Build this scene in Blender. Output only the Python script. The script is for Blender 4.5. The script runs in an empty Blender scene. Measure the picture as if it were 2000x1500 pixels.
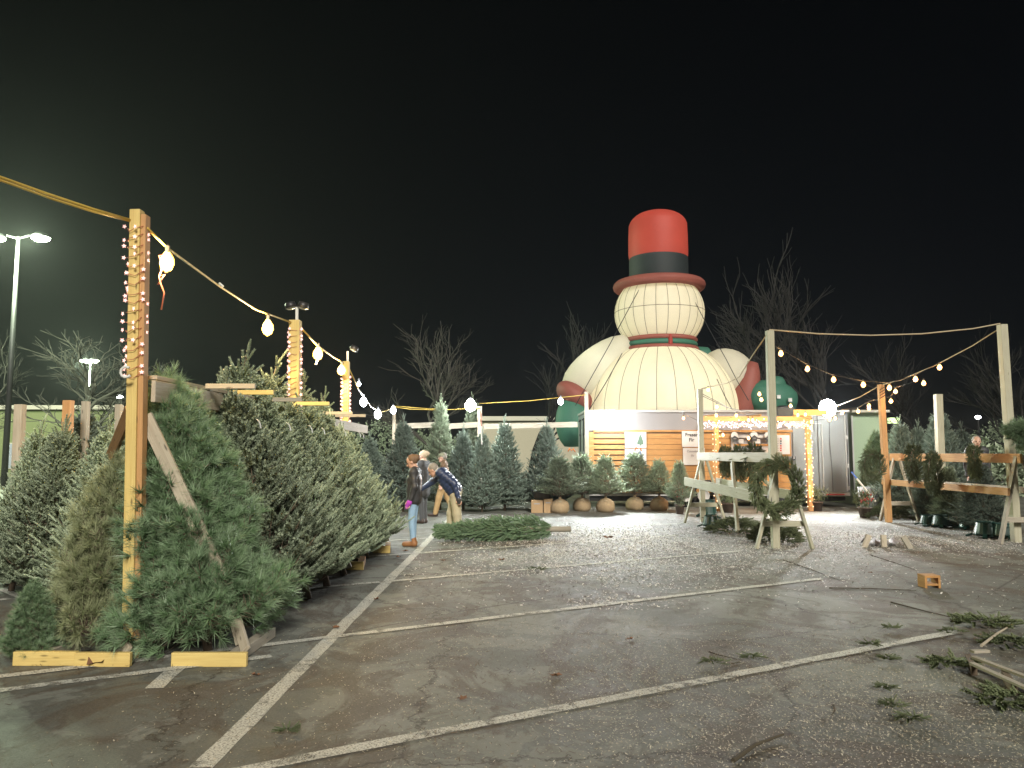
import bpy, math, random
import numpy as np
from mathutils import Vector, Matrix

random.seed(7)
RNG = np.random.default_rng(11)
PI = math.pi
scene = bpy.context.scene
COL = scene.collection

# ------------------------------------------------------------------ camera
CAM_H = 1.7
PITCH = math.atan(135 / 1500)
cam_data = bpy.data.cameras.new('camera')
cam = bpy.data.objects.new('camera', cam_data)
COL.objects.link(cam)
cam.location = (0, 0, CAM_H)
cam.rotation_euler = (PI / 2 + PITCH, 0, 0)
cam_data.lens = 27.0
cam_data.sensor_width = 36.0
cam_data.clip_start = 0.05
cam_data.clip_end = 600
scene.camera = cam

# ------------------------------------------------------------------ world (night sky)
SUN_EL, SUN_AZ = math.radians(29), math.radians(14)     # light comes from behind the camera, a little to the right
world = bpy.data.worlds.new('World')
scene.world = world
world.use_nodes = True
wn = world.node_tree
wn.nodes.clear()
sky = wn.nodes.new('ShaderNodeTexSky')
sky.sky_type = 'NISHITA'
sky.sun_disc = False
sky.sun_elevation = SUN_EL
sky.sun_rotation = PI + SUN_AZ
sky.altitude = 200
bg = wn.nodes.new('ShaderNodeBackground')
bg.inputs['Strength'].default_value = 0.00009
wo = wn.nodes.new('ShaderNodeOutputWorld')
tint = wn.nodes.new('ShaderNodeMix'); tint.data_type = 'RGBA'; tint.blend_type = 'MULTIPLY'; tint.inputs[0].default_value = 1
tint.inputs[7].default_value = (.28, .60, 1.0, 1)
wn.links.new(sky.outputs[0], tint.inputs[6]); wn.links.new(tint.outputs[2], bg.inputs['Color'])
wn.links.new(bg.outputs[0], wo.inputs['Surface'])

sun_data = bpy.data.lights.new('night_fill_sun', 'SUN')
sun_data.energy = 1.1
sun_data.angle = math.radians(14)
sun_data.color = (1.0, 0.95, 0.84)
sun = bpy.data.objects.new('night_fill_sun', sun_data)
COL.objects.link(sun)
sdir = Vector((math.sin(SUN_AZ) * math.cos(SUN_EL), -math.cos(SUN_AZ) * math.cos(SUN_EL), math.sin(SUN_EL)))
sun.rotation_euler = sdir.to_track_quat('Z', 'Y').to_euler()

scene.view_settings.view_transform = 'Standard'
scene.view_settings.look = 'None'
scene.view_settings.exposure = 2.0
scene.view_settings.gamma = 1.0
scene.view_settings.use_curve_mapping = False
scene.render.engine = 'CYCLES'
scene.cycles.use_denoising = True
scene.cycles.max_bounces = 6
scene.cycles.diffuse_bounces = 3
scene.cycles.glossy_bounces = 2
scene.cycles.transmission_bounces = 3
scene.cycles.transparent_max_bounces = 8
scene.cycles.volume_bounces = 0
scene.cycles.sample_clamp_indirect = 3.0
scene.cycles.sample_clamp_direct = 30.0
scene.cycles.caustics_reflective = False
scene.cycles.caustics_refractive = False

# ------------------------------------------------------------------ pixel <-> world
CT, ST = math.cos(PITCH), math.sin(PITCH)
def at(px, py, Y):
    dy = 1500 * CT - (750 - py) * ST
    dz = 1500 * ST + (750 - py) * CT
    s = Y / dy
    return Vector(((px - 1000) * s, Y, CAM_H + dz * s))
def gd(px, py):
    dy = 1500 * CT - (750 - py) * ST
    dz = 1500 * ST + (750 - py) * CT
    s = -CAM_H / dz
    return Vector(((px - 1000) * s, dy * s, 0))

# ------------------------------------------------------------------ naming helpers
ORG = {}
def tag(o, label=None, cat=None, group=None, kind=None):
    if label: o['label'] = label
    if cat: o['category'] = cat
    if group: o['group'] = group
    if kind: o['kind'] = kind
    return o
def empty(name, loc, label=None, cat=None, group=None, rz=0):
    o = bpy.data.objects.new(name, None)
    COL.objects.link(o)
    o.empty_display_size = 0.1
    o.location = loc
    o.rotation_euler = (0, 0, rz)
    ORG[o.name] = Vector(loc)
    return tag(o, label, cat, group)
def kids(o):
    return [c for c in bpy.data.objects if c.parent == o]
def collect(o):
    """tree of (object, [children]) read once so that copies are cheap"""
    return (o, [collect(c) for c in kids(o)])
def copy_tree(t, parent=None):
    src, ch = t
    c = src.copy()
    COL.objects.link(c)
    c.parent = parent
    for k in ch:
        copy_tree(k, c)
    return c

# ------------------------------------------------------------------ mesh builder
class MB:
    def __init__(s):
        s.v, s.f, s.uv = [], [], []
    def add(s, v, f, uv=None):
        b = len(s.v)
        s.v += [tuple(p) for p in v]
        s.f += [tuple(b + i for i in q) for q in f]
        if uv is None:
            s.uv += [[(0.0, 0.0)] * len(q) for q in f]
        else:
            s.uv += uv
        return s
    def box(s, c, size, rz=0.0):
        c = Vector(c); hx, hy, hz = [d / 2 for d in size]
        R = Matrix.Rotation(rz, 3, 'Z')
        p = [c + R @ Vector((x, y, z)) for x in (-hx, hx) for y in (-hy, hy) for z in (-hz, hz)]
        f = [(0, 1, 3, 2), (4, 6, 7, 5), (0, 4, 5, 1), (2, 3, 7, 6), (0, 2, 6, 4), (1, 5, 7, 3)]
        L = [2 * hx, 2 * hy, 2 * hz]; ax = L.index(max(L))
        uv = []
        lo = [Vector((x, y, z)) for x in (-hx, hx) for y in (-hy, hy) for z in (-hz, hz)]
        o1, o2 = [a for a in range(3) if a != ax]
        r = random.random() * 50
        for q in f:
            uv.append([(lo[i][ax] + r, lo[i][o1] + lo[i][o2] * 1.01 + r) for i in q])
        return s.add(p, f, uv)
    def beam(s, a, b, w, h, up=(0, 0, 1)):
        """rectangular timber from a to b; w across, h along 'up'"""
        a, b = Vector(a), Vector(b)
        d = (b - a); L = d.length; d.normalize()
        up = Vector(up)
        if abs(d.dot(up)) > 0.98: up = Vector((0, 1, 0))
        x = d.cross(up).normalized(); u = x.cross(d).normalized()
        p = []
        for q in (a, b):
            for sx, su in ((-1, -1), (1, -1), (1, 1), (-1, 1)):
                p.append(q + x * sx * w / 2 + u * su * h / 2)
        f = [(3, 2, 1, 0), (4, 5, 6, 7), (0, 1, 5, 4), (1, 2, 6, 5), (2, 3, 7, 6), (3, 0, 4, 7)]
        r = random.random() * 50
        uv = [[(r + i * .01, r + i * .03) for i in range(4)]] * 2
        off = 0
        for ww in (w, h, w, h):
            uv.append([(r, r + off), (r, r + off + ww), (r + L, r + off + ww), (r + L, r + off)])
            off += ww + .013
        return s.add(p, f, uv)
    def tube(s, pts, rad, n=6, cap=True):
        pts = [Vector(p) for p in pts]
        m = len(pts)
        if not hasattr(rad, '__len__'): rad = [rad] * m
        v = []
        x = None
        for i, p in enumerate(pts):
            d = (pts[min(i + 1, m - 1)] - pts[max(i - 1, 0)]).normalized()
            if x is None:
                t = Vector((0, 0, 1)) if abs(d.z) < .9 else Vector((1, 0, 0))
                x = d.cross(t).normalized()
            else:
                x = (x - d * x.dot(d)).normalized()
            y = d.cross(x)
            for k in range(n):
                a = 2 * PI * k / n
                v.append(p + (x * math.cos(a) + y * math.sin(a)) * rad[i])
        f = [(i * n + k, i * n + (k + 1) % n, (i + 1) * n + (k + 1) % n, (i + 1) * n + k) for i in range(m - 1) for k in range(n)]
        if cap:
            f.append(tuple(range(n - 1, -1, -1)))
            f.append(tuple((m - 1) * n + k for k in range(n)))
        return s.add(v, f)
    def lathe(s, prof, c=(0, 0, 0), n=20, axis=None, a0=0, a1=2 * PI, rmod=None):
        c = Vector(c)
        full = abs(a1 - a0 - 2 * PI) < 1e-6
        cols = n if full else n + 1
        v = []
        for r, z in prof:
            for k in range(cols):
                a = a0 + (a1 - a0) * k / n
                rr = r * (rmod(a, z) if rmod else 1)
                p = Vector((rr * math.cos(a), rr * math.sin(a), z))
                if axis is not None: p = axis @ p
                v.append(c + p)
        f = []
        for i in range(len(prof) - 1):
            for k in range(n):
                k2 = (k + 1) % cols if full else k + 1
                f.append((i * cols + k, i * cols + k2, (i + 1) * cols + k2, (i + 1) * cols + k))
        return s.add(v, f)
    def prism(s, outline, y0, y1):
        """outline in xz, extruded along y"""
        n = len(outline)
        v = [(x, y0, z) for x, z in outline] + [(x, y1, z) for x, z in outline]
        f = [tuple(range(n)), tuple(range(2 * n - 1, n - 1, -1))]
        f += [(i, i + n, (i + 1) % n + n, (i + 1) % n) for i in range(n)]
        return s.add(v, f)
    def sphere(s, c, r, seg=10, rings=6):
        rx, ry, rz = r if hasattr(r, '__len__') else (r, r, r)
        c = Vector(c)
        v = [c + Vector((0, 0, -rz))]
        for i in range(1, rings):
            a = -PI / 2 + PI * i / rings
            for k in range(seg):
                b = 2 * PI * k / seg
                v.append(c + Vector((rx * math.cos(a) * math.cos(b), ry * math.cos(a) * math.sin(b), rz * math.sin(a))))
        v.append(c + Vector((0, 0, rz)))
        f = [(0, 1 + (k + 1) % seg, 1 + k) for k in range(seg)]
        for i in range(rings - 2):
            o = 1 + i * seg
            f += [(o + k, o + (k + 1) % seg, o + seg + (k + 1) % seg, o + seg + k) for k in range(seg)]
        o = 1 + (rings - 2) * seg
        f += [(o + k, o + (k + 1) % seg, len(v) - 1) for k in range(seg)]
        return s.add(v, f)
    def build(s, name, mat, parent=None, smooth=False, bevel=0, origin=None):
        me = bpy.data.meshes.new(name)
        if parent is not None:
            org = ORG[parent.name]
        elif origin is not None:
            org = Vector(origin)
        else:
            xs = [p[0] for p in s.v]; ys = [p[1] for p in s.v]; zs = [p[2] for p in s.v]
            org = Vector(((min(xs) + max(xs)) / 2, (min(ys) + max(ys)) / 2, min(zs)))
        me.from_pydata([(p[0] - org.x, p[1] - org.y, p[2] - org.z) for p in s.v], [], s.f)
        uvl = me.uv_layers.new(name='UVMap')
        flat = [c for q in s.uv for uv in q for c in uv]
        uvl.data.foreach_set('uv', flat)
        me.materials.append(mat)
        if smooth:
            me.polygons.foreach_set('use_smooth', [True] * len(me.polygons))
        o = bpy.data.objects.new(name, me)
        COL.objects.link(o)
        if parent is not None:
            o.parent = parent
        else:
            o.location = org
        ORG[o.name] = org
        if bevel:
            b = o.modifiers.new('bevel', 'BEVEL'); b.width = bevel; b.segments = 2
        return o

def np_mesh(name, V, F, mats, midx=None, shade=None, smooth=False):
    me = bpy.data.meshes.new(name)
    V = np.asarray(V, np.float32); F = np.asarray(F, np.int32)
    n = F.shape[1]
    me.vertices.add(len(V)); me.vertices.foreach_set('co', V.ravel())
    me.loops.add(F.size); me.loops.foreach_set('vertex_index', F.ravel())
    me.polygons.add(len(F))
    me.polygons.foreach_set('loop_start', np.arange(0, F.size, n, dtype=np.int32))
    me.polygons.foreach_set('loop_total', np.full(len(F), n, np.int32))
    if midx is not None: me.polygons.foreach_set('material_index', np.asarray(midx, np.int32))
    if smooth: me.polygons.foreach_set('use_smooth', np.ones(len(F), bool))
    me.update(calc_edges=True)
    if shade is not None:
        a = me.attributes.new('tint', 'FLOAT', 'POINT')
        a.data.foreach_set('value', np.asarray(shade, np.float32))
    for m in (mats if isinstance(mats, list) else [mats]): me.materials.append(m)
    return me
def link(name, me, parent=None, loc=(0, 0, 0)):
    o = bpy.data.objects.new(name, me)
    COL.objects.link(o)
    o.parent = parent
    o.location = loc
    ORG[o.name] = Vector(loc) if parent is None else ORG[parent.name]
    return o

# ------------------------------------------------------------------ materials
def new_mat(name):
    m = bpy.data.materials.new(name)
    m.use_nodes = True
    nt = m.node_tree
    p = nt.nodes['Principled BSDF']
    return m, nt, p
def node(nt, typ, **kw):
    n = nt.nodes.new(typ)
    for k, v in kw.items():
        if k.startswith('i_'):
            n.inputs[k[2:].replace('_', ' ')].default_value = v
        else:
            setattr(n, k, v)
    return n
def ramp(nt, fac, stops):
    r = nt.nodes.new('ShaderNodeValToRGB')
    el = r.color_ramp.elements
    while len(el) < len(stops): el.new(0.5)
    for e, (p, c) in zip(el, stops):
        e.position = p
        e.color = (c[0], c[1], c[2], 1) if hasattr(c, '__len__') else (c, c, c, 1)
    nt.links.new(fac, r.inputs[0])
    return r.outputs[0]
def mixc(nt, fac, a, b, mode='MIX'):
    m = nt.nodes.new('ShaderNodeMix'); m.data_type = 'RGBA'; m.blend_type = mode
    for sock, v in ((m.inputs[0], fac), (m.inputs[6], a), (m.inputs[7], b)):
        if hasattr(v, 'links') or isinstance(v, bpy.types.NodeSocket): nt.links.new(v, sock)
        else: sock.default_value = v if not hasattr(v, '__len__') else (*v[:3], 1)
    return m.outputs[2]
def noise(nt, vec, scale, detail=4, rough=.55, dist=0.0):
    n = node(nt, 'ShaderNodeTexNoise')
    n.inputs['Scale'].default_value = scale; n.inputs['Detail'].default_value = detail
    n.inputs['Roughness'].default_value = rough; n.inputs['Distortion'].default_value = dist
    if vec is not None: nt.links.new(vec, n.inputs['Vector'])
    return n.outputs[0]
def bump(nt, p, h, strength=.3, dist=.01):
    b = node(nt, 'ShaderNodeBump'); b.inputs['Strength'].default_value = strength
    b.inputs['Distance'].default_value = dist
    nt.links.new(h, b.inputs['Height']); nt.links.new(b.outputs[0], p.inputs['Normal'])

def plain(name, col, rough=.6, metal=0, var=.15, scale=6, bumpy=.15):
    m, nt, p = new_mat(name)
    tc = node(nt, 'ShaderNodeTexCoord')
    n = noise(nt, tc.outputs['Object'], scale)
    c = mixc(nt, n, [x * (1 - var) for x in col], [min(1, x * (1 + var)) for x in col])
    n2 = noise(nt, tc.outputs['Object'], scale * 12, 3)
    nt.links.new(c, p.inputs['Base Color'])
    p.inputs['Roughness'].default_value = rough
    p.inputs['Metallic'].default_value = metal
    if bumpy: bump(nt, p, n2, bumpy, .004)
    return m
def wood(name, light, dark, knots=True, rough=.7):
    m, nt, p = new_mat(name)
    uv = node(nt, 'ShaderNodeUVMap'); uv.uv_map = 'UVMap'
    mp = node(nt, 'ShaderNodeMapping'); mp.inputs['Scale'].default_value = (1.6, 42, 1)
    nt.links.new(uv.outputs[0], mp.inputs[0])
    g = noise(nt, mp.outputs[0], 1.0, 5, .6, 1.2)
    mp2 = node(nt, 'ShaderNodeMapping'); mp2.inputs['Scale'].default_value = (1.1, 3.2, 1)
    nt.links.new(uv.outputs[0], mp2.inputs[0])
    big = noise(nt, mp2.outputs[0], 2.0, 3)
    c = mixc(nt, ramp(nt, g, [(.32, 0.0), (.68, 1.0)]), dark, light)
    c = mixc(nt, ramp(nt, big, [(.3, 0.0), (.75, .5)]), c, [x * .72 for x in dark])
    if knots:
        mp3 = node(nt, 'ShaderNodeMapping'); mp3.inputs['Scale'].default_value = (3.0, 12, 1)
        nt.links.new(uv.outputs[0], mp3.inputs[0])
        vo = node(nt, 'ShaderNodeTexVoronoi'); vo.inputs['Scale'].default_value = 1.0
        nt.links.new(mp3.outputs[0], vo.inputs['Vector'])
        k = ramp(nt, vo.outputs['Distance'], [(.06, 1.0), (.13, 0.0)])
        c = mixc(nt, k, c, [x * .35 for x in dark])
    oi = node(nt, 'ShaderNodeObjectInfo')
    c = mixc(nt, ramp(nt, oi.outputs['Random'], [(0, 0.0), (1, .35)]), c, [x * .8 for x in light])
    nt.links.new(c, p.inputs['Base Color'])
    p.inputs['Roughness'].default_value = rough
    bump(nt, p, g, .25, .004)
    return m
def emit(name, col, strength, sampled=False):
    m, nt, p = new_mat(name)
    p.inputs['Base Color'].default_value = (*col, 1)
    p.inputs['Emission Color'].default_value = (*col, 1)
    p.inputs['Emission Strength'].default_value = strength
    if not sampled: m.cycles.emission_sampling = 'NONE'
    return m
def needle_mat(name, c_dark, c_light, c_tip, rough=.55):
    m, nt, p = new_mat(name)
    geo = node(nt, 'ShaderNodeNewGeometry')
    at_ = node(nt, 'ShaderNodeAttribute'); at_.attribute_name = 'tint'
    tc = node(nt, 'ShaderNodeTexCoord')
    oi = node(nt, 'ShaderNodeObjectInfo')
    n = noise(nt, tc.outputs['Object'], 3.0, 3)
    c = mixc(nt, ramp(nt, n, [(.3, 0.0), (.7, 1.0)]), c_dark, c_light)
    c = mixc(nt, ramp(nt, geo.outputs['Random Per Island'], [(0, 0.0), (1, .55)]), c, c_dark)
    c = mixc(nt, at_.outputs['Fac'], c, c_tip)
    hs = node(nt, 'ShaderNodeHueSaturation')
    nt.links.new(ramp(nt, oi.outputs['Random'], [(0, .70), (1, 1.3)]), hs.inputs['Value'])
    nt.links.new(c, hs.inputs['Color'])
    nt.links.new(hs.outputs[0], p.inputs['Base Color'])
    p.inputs['Roughness'].default_value = rough
    p.inputs['Specular IOR Level'].default_value = .4
    return m

M = {}
M['pine_yellow'] = wood('pine_lumber', (.74, .57, .21), (.58, .41, .13))
M['pine_orange'] = wood('orange_lumber', (.60, .34, .14), (.42, .21, .08))
M['lumber_pale'] = wood('pale_lumber', (.52, .46, .35), (.36, .30, .22))
M['lumber_grey'] = wood('weathered_lumber', (.42, .38, .30), (.27, .24, .19))
M['treated'] = wood('treated_lumber', (.46, .44, .33), (.32, .30, .21))
M['clad'] = wood('cladding_wood', (.50, .27, .09), (.36, .17, .05), knots=False)
M['bark'] = plain('bark', (.13, .095, .065), .9, 0, .35, 20, .6)
M['bark_dim'] = plain('dim_bark', (.013, .012, .011), .9, 0, .3, 6, .6)  # bark of the faint trees, their lack of light put into the colour
M['bark_lit'] = plain('lit_bark', (.045, .042, .035), .9, 0, .3, 6, .6)  # brighter copy of the bark, lamp light put into the colour
M['white_metal'] = plain('white_painted_metal', (.42, .42, .41), .45, 0, .08, 1.5, .05)
M['grey_panel'] = plain('grey_panel', (.24, .23, .235), .5, 0, .1, 1.2, .05)
M['dark_metal'] = plain('dark_metal', (.03, .03, .032), .45, .3, .2, 5, .05)
M['black_rubber'] = plain('black_rubber', (.018, .018, .02), .7, 0, .2, 8, .1)
M['black_plastic'] = plain('black_plastic', (.02, .022, .024), .35, 0, .1, 5, .02)
M['green_plastic'] = plain('green_plastic', (.010, .042, .034), .35, 0, .15, 5, .03)
M['paper_white'] = plain('sign_paper', (.56, .56, .55), .6, 0, .03, 2, 0)
M['print_dark'] = plain('print_dark', (.03, .035, .04), .6, 0, .05, 2, 0)
M['print_grey'] = plain('print_grey', (.30, .30, .31), .6, 0, .05, 2, 0)
M['print_green'] = plain('print_green', (.10, .17, .12), .6, 0, .2, 20, 0)
M['print_blue'] = plain('print_blue', (.12, .16, .25), .6, 0, .2, 20, 0)
M['print_red'] = plain('print_red', (.55, .06, .05), .6, 0, .05, 2, 0)
M['cardboard'] = plain('cardboard', (.36, .24, .13), .85, 0, .12, 4, .1)
M['burlap'] = plain('burlap', (.34, .25, .15), .95, 0, .25, 14, .9)
M['terracotta'] = plain('pot_brown', (.10, .07, .055), .8, 0, .2, 6, .1)
M['cable_yellow'] = plain('yellow_cable', (.52, .36, .07), .5, 0, .1, 5, 0)
M['cable_white'] = plain('white_cord', (.5, .46, .38), .6, 0, .1, 5, 0)
M['cable_black'] = plain('black_cable', (.015, .015, .015), .5, 0, .1, 5, 0)
M['cord_red'] = plain('red_cord', (.36, .10, .06), .6, 0, .1, 5, 0)
M['rope'] = plain('rope', (.40, .33, .22), .9, 0, .2, 30, .2)
M['glass_frost'] = plain('window_pane', (.30, .33, .38), .15, 0, .2, 3, 0)
M['berry'] = plain('red_berries', (.45, .04, .03), .4, 0, .2, 10, 0)
M['dead_leaf'] = plain('dead_leaf', (.17, .085, .045), .85, 0, .35, 20, .2)
M['stick'] = plain('dead_stick', (.06, .048, .03), .9, 0, .2, 20, .2)
M['ribbon'] = plain('orange_ribbon', (.6, .17, .03), .6, 0, .1, 10, 0)
M['blue'] = plain('blue_paint', (.05, .13, .42), .4, 0, .1, 5, 0)
M['tag'] = plain('white_tag', (.62, .62, .58), .6, 0, .05, 5, 0)
M['fir'] = needle_mat('fir_needles', (.12, .155, .10), (.27, .34, .225), (.54, .62, .45))
M['fir_blue'] = needle_mat('blue_fir_needles', (.075, .115, .09), (.19, .25, .205), (.40, .46, .39))
M['fir_green'] = needle_mat('fresh_fir_needles', (.06, .12, .06), (.15, .25, .13), (.36, .46, .30))
M['pine_bulb_lit'] = needle_mat('bulb_lit_pine_needles', (.12, .15, .06), (.28, .33, .16), (.60, .62, .38))  # yellow bulb light painted into the needle colour
M['pine'] = needle_mat('white_pine_needles', (.045, .095, .038), (.115, .20, .085), (.36, .47, .31), .4)
M['bough'] = needle_mat('cut_bough_needles', (.06, .085, .04), (.125, .155, .075), (.24, .26, .14))
M['warm_bulb'] = emit('warm_bulb_glass', (1.0, .66, .24), 1.3)
M['orange_bulb'] = emit('orange_bulb_glass', (1.0, .52, .16), 1.4)
M['white_bulb'] = emit('white_bulb_glass', (.92, .97, 1.0), 6)
M['fairy_pink'] = emit('pink_fairy_bulb', (1.0, .55, .50), .32)
M['fairy_warm'] = emit('warm_fairy_bulb', (1.0, .62, .34), .9)
M['fairy_cool'] = emit('cool_fairy_bulb', (1.0, .74, .88), .7)
M['flood_lens'] = emit('flood_lens', (.96, 1.0, .98), 40)
M['lamp_green'] = emit('street_lamp_lens', (.85, 1.0, .72), 14)

def spot_light(name, loc, aim, power, col, radius, cone, parent):
    d = bpy.data.lights.new(name, 'SPOT')
    d.energy = power; d.color = col; d.shadow_soft_size = radius; d.spot_size = math.radians(cone); d.spot_blend = .6
    o = bpy.data.objects.new(name, d)
    COL.objects.link(o); o.parent = parent; o.location = Vector(loc) - ORG[parent.name]
    o.rotation_euler = (-Vector(aim)).to_track_quat('Z', 'Y').to_euler()
    return o
def point_light(name, loc, power, col, radius=.05, parent=None):
    d = bpy.data.lights.new(name, 'POINT')
    d.energy = power; d.color = col; d.shadow_soft_size = radius
    o = bpy.data.objects.new(name, d)
    COL.objects.link(o)
    if parent is not None:
        o.parent = parent
        o.location = Vector(loc) - ORG[parent.name]
    else:
        o.location = loc
    return o

# ================================================================== GROUND
def asphalt():
    m, nt, p = new_mat('worn_asphalt')
    tc = node(nt, 'ShaderNodeTexCoord'); o = tc.outputs['Object']
    mp = node(nt, 'ShaderNodeMapping'); mp.inputs['Scale'].default_value = (1, .8, 1); nt.links.new(o, mp.inputs[0])
    big = noise(nt, mp.outputs[0], .45, 6, .6, .6)
    mid = noise(nt, o, 2.6, 8, .68, 1.0)
    fine = noise(nt, o, 60, 5, .75)
    grit = noise(nt, o, 220, 2, .6)
    base = mixc(nt, ramp(nt, fine, [(.3, 0.0), (.7, 1.0)]), (.088, .092, .080), (.158, .163, .141))
    # bare, paler worn patches
    pale = ramp(nt, mixc(nt, .35, big, mid), [(.495, 0.0), (.512, 1.0)])
    base = mixc(nt, pale, base, mixc(nt, fine, (.155, .163, .140), (.22, .226, .198)))
    # drifts of brown needles and soil
    n3 = noise(nt, mp.outputs[0], .9, 9, .72, 1.8)
    dirt = ramp(nt, n3, [(.48, 0.0), (.56, .8)])
    dcol = mixc(nt, ramp(nt, fine, [(.35, 0.0), (.65, 1.0)]), (.058, .047, .036), (.125, .102, .079))
    base = mixc(nt, dirt, base, dcol)
    # cracks
    vo = node(nt, 'ShaderNodeTexVoronoi'); vo.feature = 'DISTANCE_TO_EDGE'; vo.inputs['Scale'].default_value = .35
    dn = noise(nt, o, 1.5, 6, .7)
    vm = node(nt, 'ShaderNodeVectorMath'); vm.operation = 'MULTIPLY_ADD'
    nt.links.new(dn, vm.inputs[0]); vm.inputs[1].default_value = (.9, .9, 0); nt.links.new(o, vm.inputs[2])
    nt.links.new(vm.outputs[0], vo.inputs['Vector'])
    crack = ramp(nt, vo.outputs['Distance'], [(.0, .8), (.008, 0.0)])
    base = mixc(nt, crack, base, (.03, .022, .016))
    sp = ramp(nt, grit, [(.68, 0.0), (.75, .5)])
    base = mixc(nt, sp, base, (.30, .29, .24))
    nt.links.new(base, p.inputs['Base Color'])
    nt.links.new(ramp(nt, mid, [(.3, .58), (.7, .85)]), p.inputs['Roughness'])
    p.inputs['Specular IOR Level'].default_value = .5
    bump(nt, p, mixc(nt, .5, fine, mid), .55, .02)
    return m
M['asphalt'] = asphalt()
g = MB()
g.add([(-300, -60, 0), (300, -60, 0), (300, 420, 0), (-300, 420, 0)], [(0, 1, 2, 3)])
tag(g.build('ground', M['asphalt'], origin=(0, 0, 0)), 'worn grey asphalt of the parking lot with brown needle drifts', kind='structure')

def paint():
    m, nt, p = new_mat('worn_line_paint')
    tc = node(nt, 'ShaderNodeTexCoord'); o = tc.outputs['Object']
    w = noise(nt, o, 9, 8, .75, .8)
    w2 = noise(nt, o, 1.1, 4, .6)
    f = noise(nt, o, 70, 4, .7)
    col = mixc(nt, ramp(nt, f, [(.35, 0.0), (.6, 1.0)]), (.30, .29, .25), (.60, .60, .54))
    nt.links.new(col, p.inputs['Base Color']); p.inputs['Roughness'].default_value = .75
    add = node(nt, 'ShaderNodeMath'); add.operation = 'ADD'
    nt.links.new(w, add.inputs[0]); nt.links.new(w2, add.inputs[1])
    mask = ramp(nt, add.outputs[0], [(.78, 0.0), (.98, 1.0)])
    f2 = mixc(nt, ramp(nt, f, [(.40, 0.0), (.50, 1.0)]), mask, (1, 1, 1), 'MULTIPLY')
    tr = node(nt, 'ShaderNodeBsdfTransparent'); mx = node(nt, 'ShaderNodeMixShader')
    # worn through where the noise is low
    m2 = node(nt, 'ShaderNodeMath'); m2.operation = 'MULTIPLY'
    nt.links.new(ramp(nt, add.outputs[0], [(.76, 0.1), (.95, 1.0)]), m2.inputs[0])
    nt.links.new(ramp(nt, f, [(.36, .35), (.48, 1.0)]), m2.inputs[1])
    nt.links.new(m2.outputs[0], mx.inputs[0])
    nt.links.new(tr.outputs[0], mx.inputs[1]); nt.links.new(p.outputs[0], mx.inputs[2])
    nt.links.new(mx.outputs[0], nt.nodes['Material Output'].inputs['Surface'])
    return m
M['paint'] = paint()
def stripe(a, b, w, z=.004):
    a, b = Vector((a[0], a[1], 0)), Vector((b[0], b[1], 0))
    d = (b - a); L = d.length; d.normalize(); n = Vector((-d.y, d.x, 0))
    k = max(2, int(L / .25)); v = []; f = []
    for i in range(k + 1):
        c = a + d * L * i / k
        j1, j2 = random.uniform(-.006, .006), random.uniform(-.006, .006)
        v += [(*(c + n * (w / 2 + j1)).xy, z), (*(c - n * (w / 2 + j2)).xy, z)]
    f = [(2 * i, 2 * i + 1, 2 * i + 3, 2 * i + 2) for i in range(k)]
    mb = MB(); mb.add(v, f)
    o = mb.build('painted_line', M['paint'])
    return tag(o, kind='structure')
# the long line of the stall row and the slanted stall lines either side of it
stripe(gd(390, 1500), (-1.62, 3.2), .13)
l0 = gd(392, 1500)
stripe((l0.x, 3.0), (-1.60, 23), .13)
ang = math.atan2(.5, .866)
def slant(px, py, back, fwd, z=.008):
    c = gd(px, py)
    d = Vector((math.cos(math.radians(29.5)), math.sin(math.radians(29.5)), 0))
    return stripe(c - d * back, c + d * fwd, .11, z)
slant(900, 1423, 2.3, 5.2)
slant(900, 1215, 4.6, 5.4)
slant(900, 1124, 5.2, 5.4)
slant(900, 1075, 5.2, 5.0)
slant(900, 1048, 4.5, 6.0)
slant(300, 1312, 3.0, .9)
stripe(gd(300, 1345), gd(345, 1305), .13, .004)
stripe((-5.9, 9.2), (-6.4, 8.4), .12, .004)
stripe(gd(0, 1150), gd(45, 1168), .1, .004)

# wood chips and sawdust, needle litter
def scatter_tris(n, pos, L, W, z0, z1, name, mat, quad=True):
    a = RNG.uniform(0, 2 * PI, n)
    L = RNG.uniform(L[0], L[1], n); W = RNG.uniform(W[0], W[1], n)
    tilt = RNG.normal(0, .28, n)
    d = np.stack([np.cos(a) * np.cos(tilt), np.sin(a) * np.cos(tilt), np.sin(tilt)], 1)
    q = np.stack([-np.sin(a), np.cos(a), RNG.normal(0, .3, n)], 1)
    c = np.stack([pos[:, 0], pos[:, 1], RNG.uniform(z0, z1, n) + np.abs(np.sin(tilt)) * L / 2], 1)
    v = np.stack([c - d * L[:, None] / 2 - q * W[:, None] / 2, c + d * L[:, None] / 2 - q * W[:, None] / 2,
                  c + d * L[:, None] / 2 + q * W[:, None] / 2, c - d * L[:, None] / 2 + q * W[:, None] / 2], 1).reshape(-1, 3)
    v[:, 2] = np.maximum(v[:, 2], .009)
    F = np.arange(4 * n).reshape(-1, 4)
    me = np_mesh(name, v, F, mat)
    return link(name, me)
def chip_mat(name, a, b):
    m, nt, p = new_mat(name)
    geo = node(nt, 'ShaderNodeNewGeometry')
    c = mixc(nt, geo.outputs['Random Per Island'], a, b)
    nt.links.new(c, p.inputs['Base Color']); p.inputs['Roughness'].default_value = .6
    return m
M['chips'] = chip_mat('wood_chips', (.20, .17, .12), (.62, .57, .44))
M['sawdust'] = chip_mat('sawdust', (.42, .39, .34), (.88, .85, .80))
M['litter'] = chip_mat('needle_litter', (.05, .03, .018), (.14, .085, .045))
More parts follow.
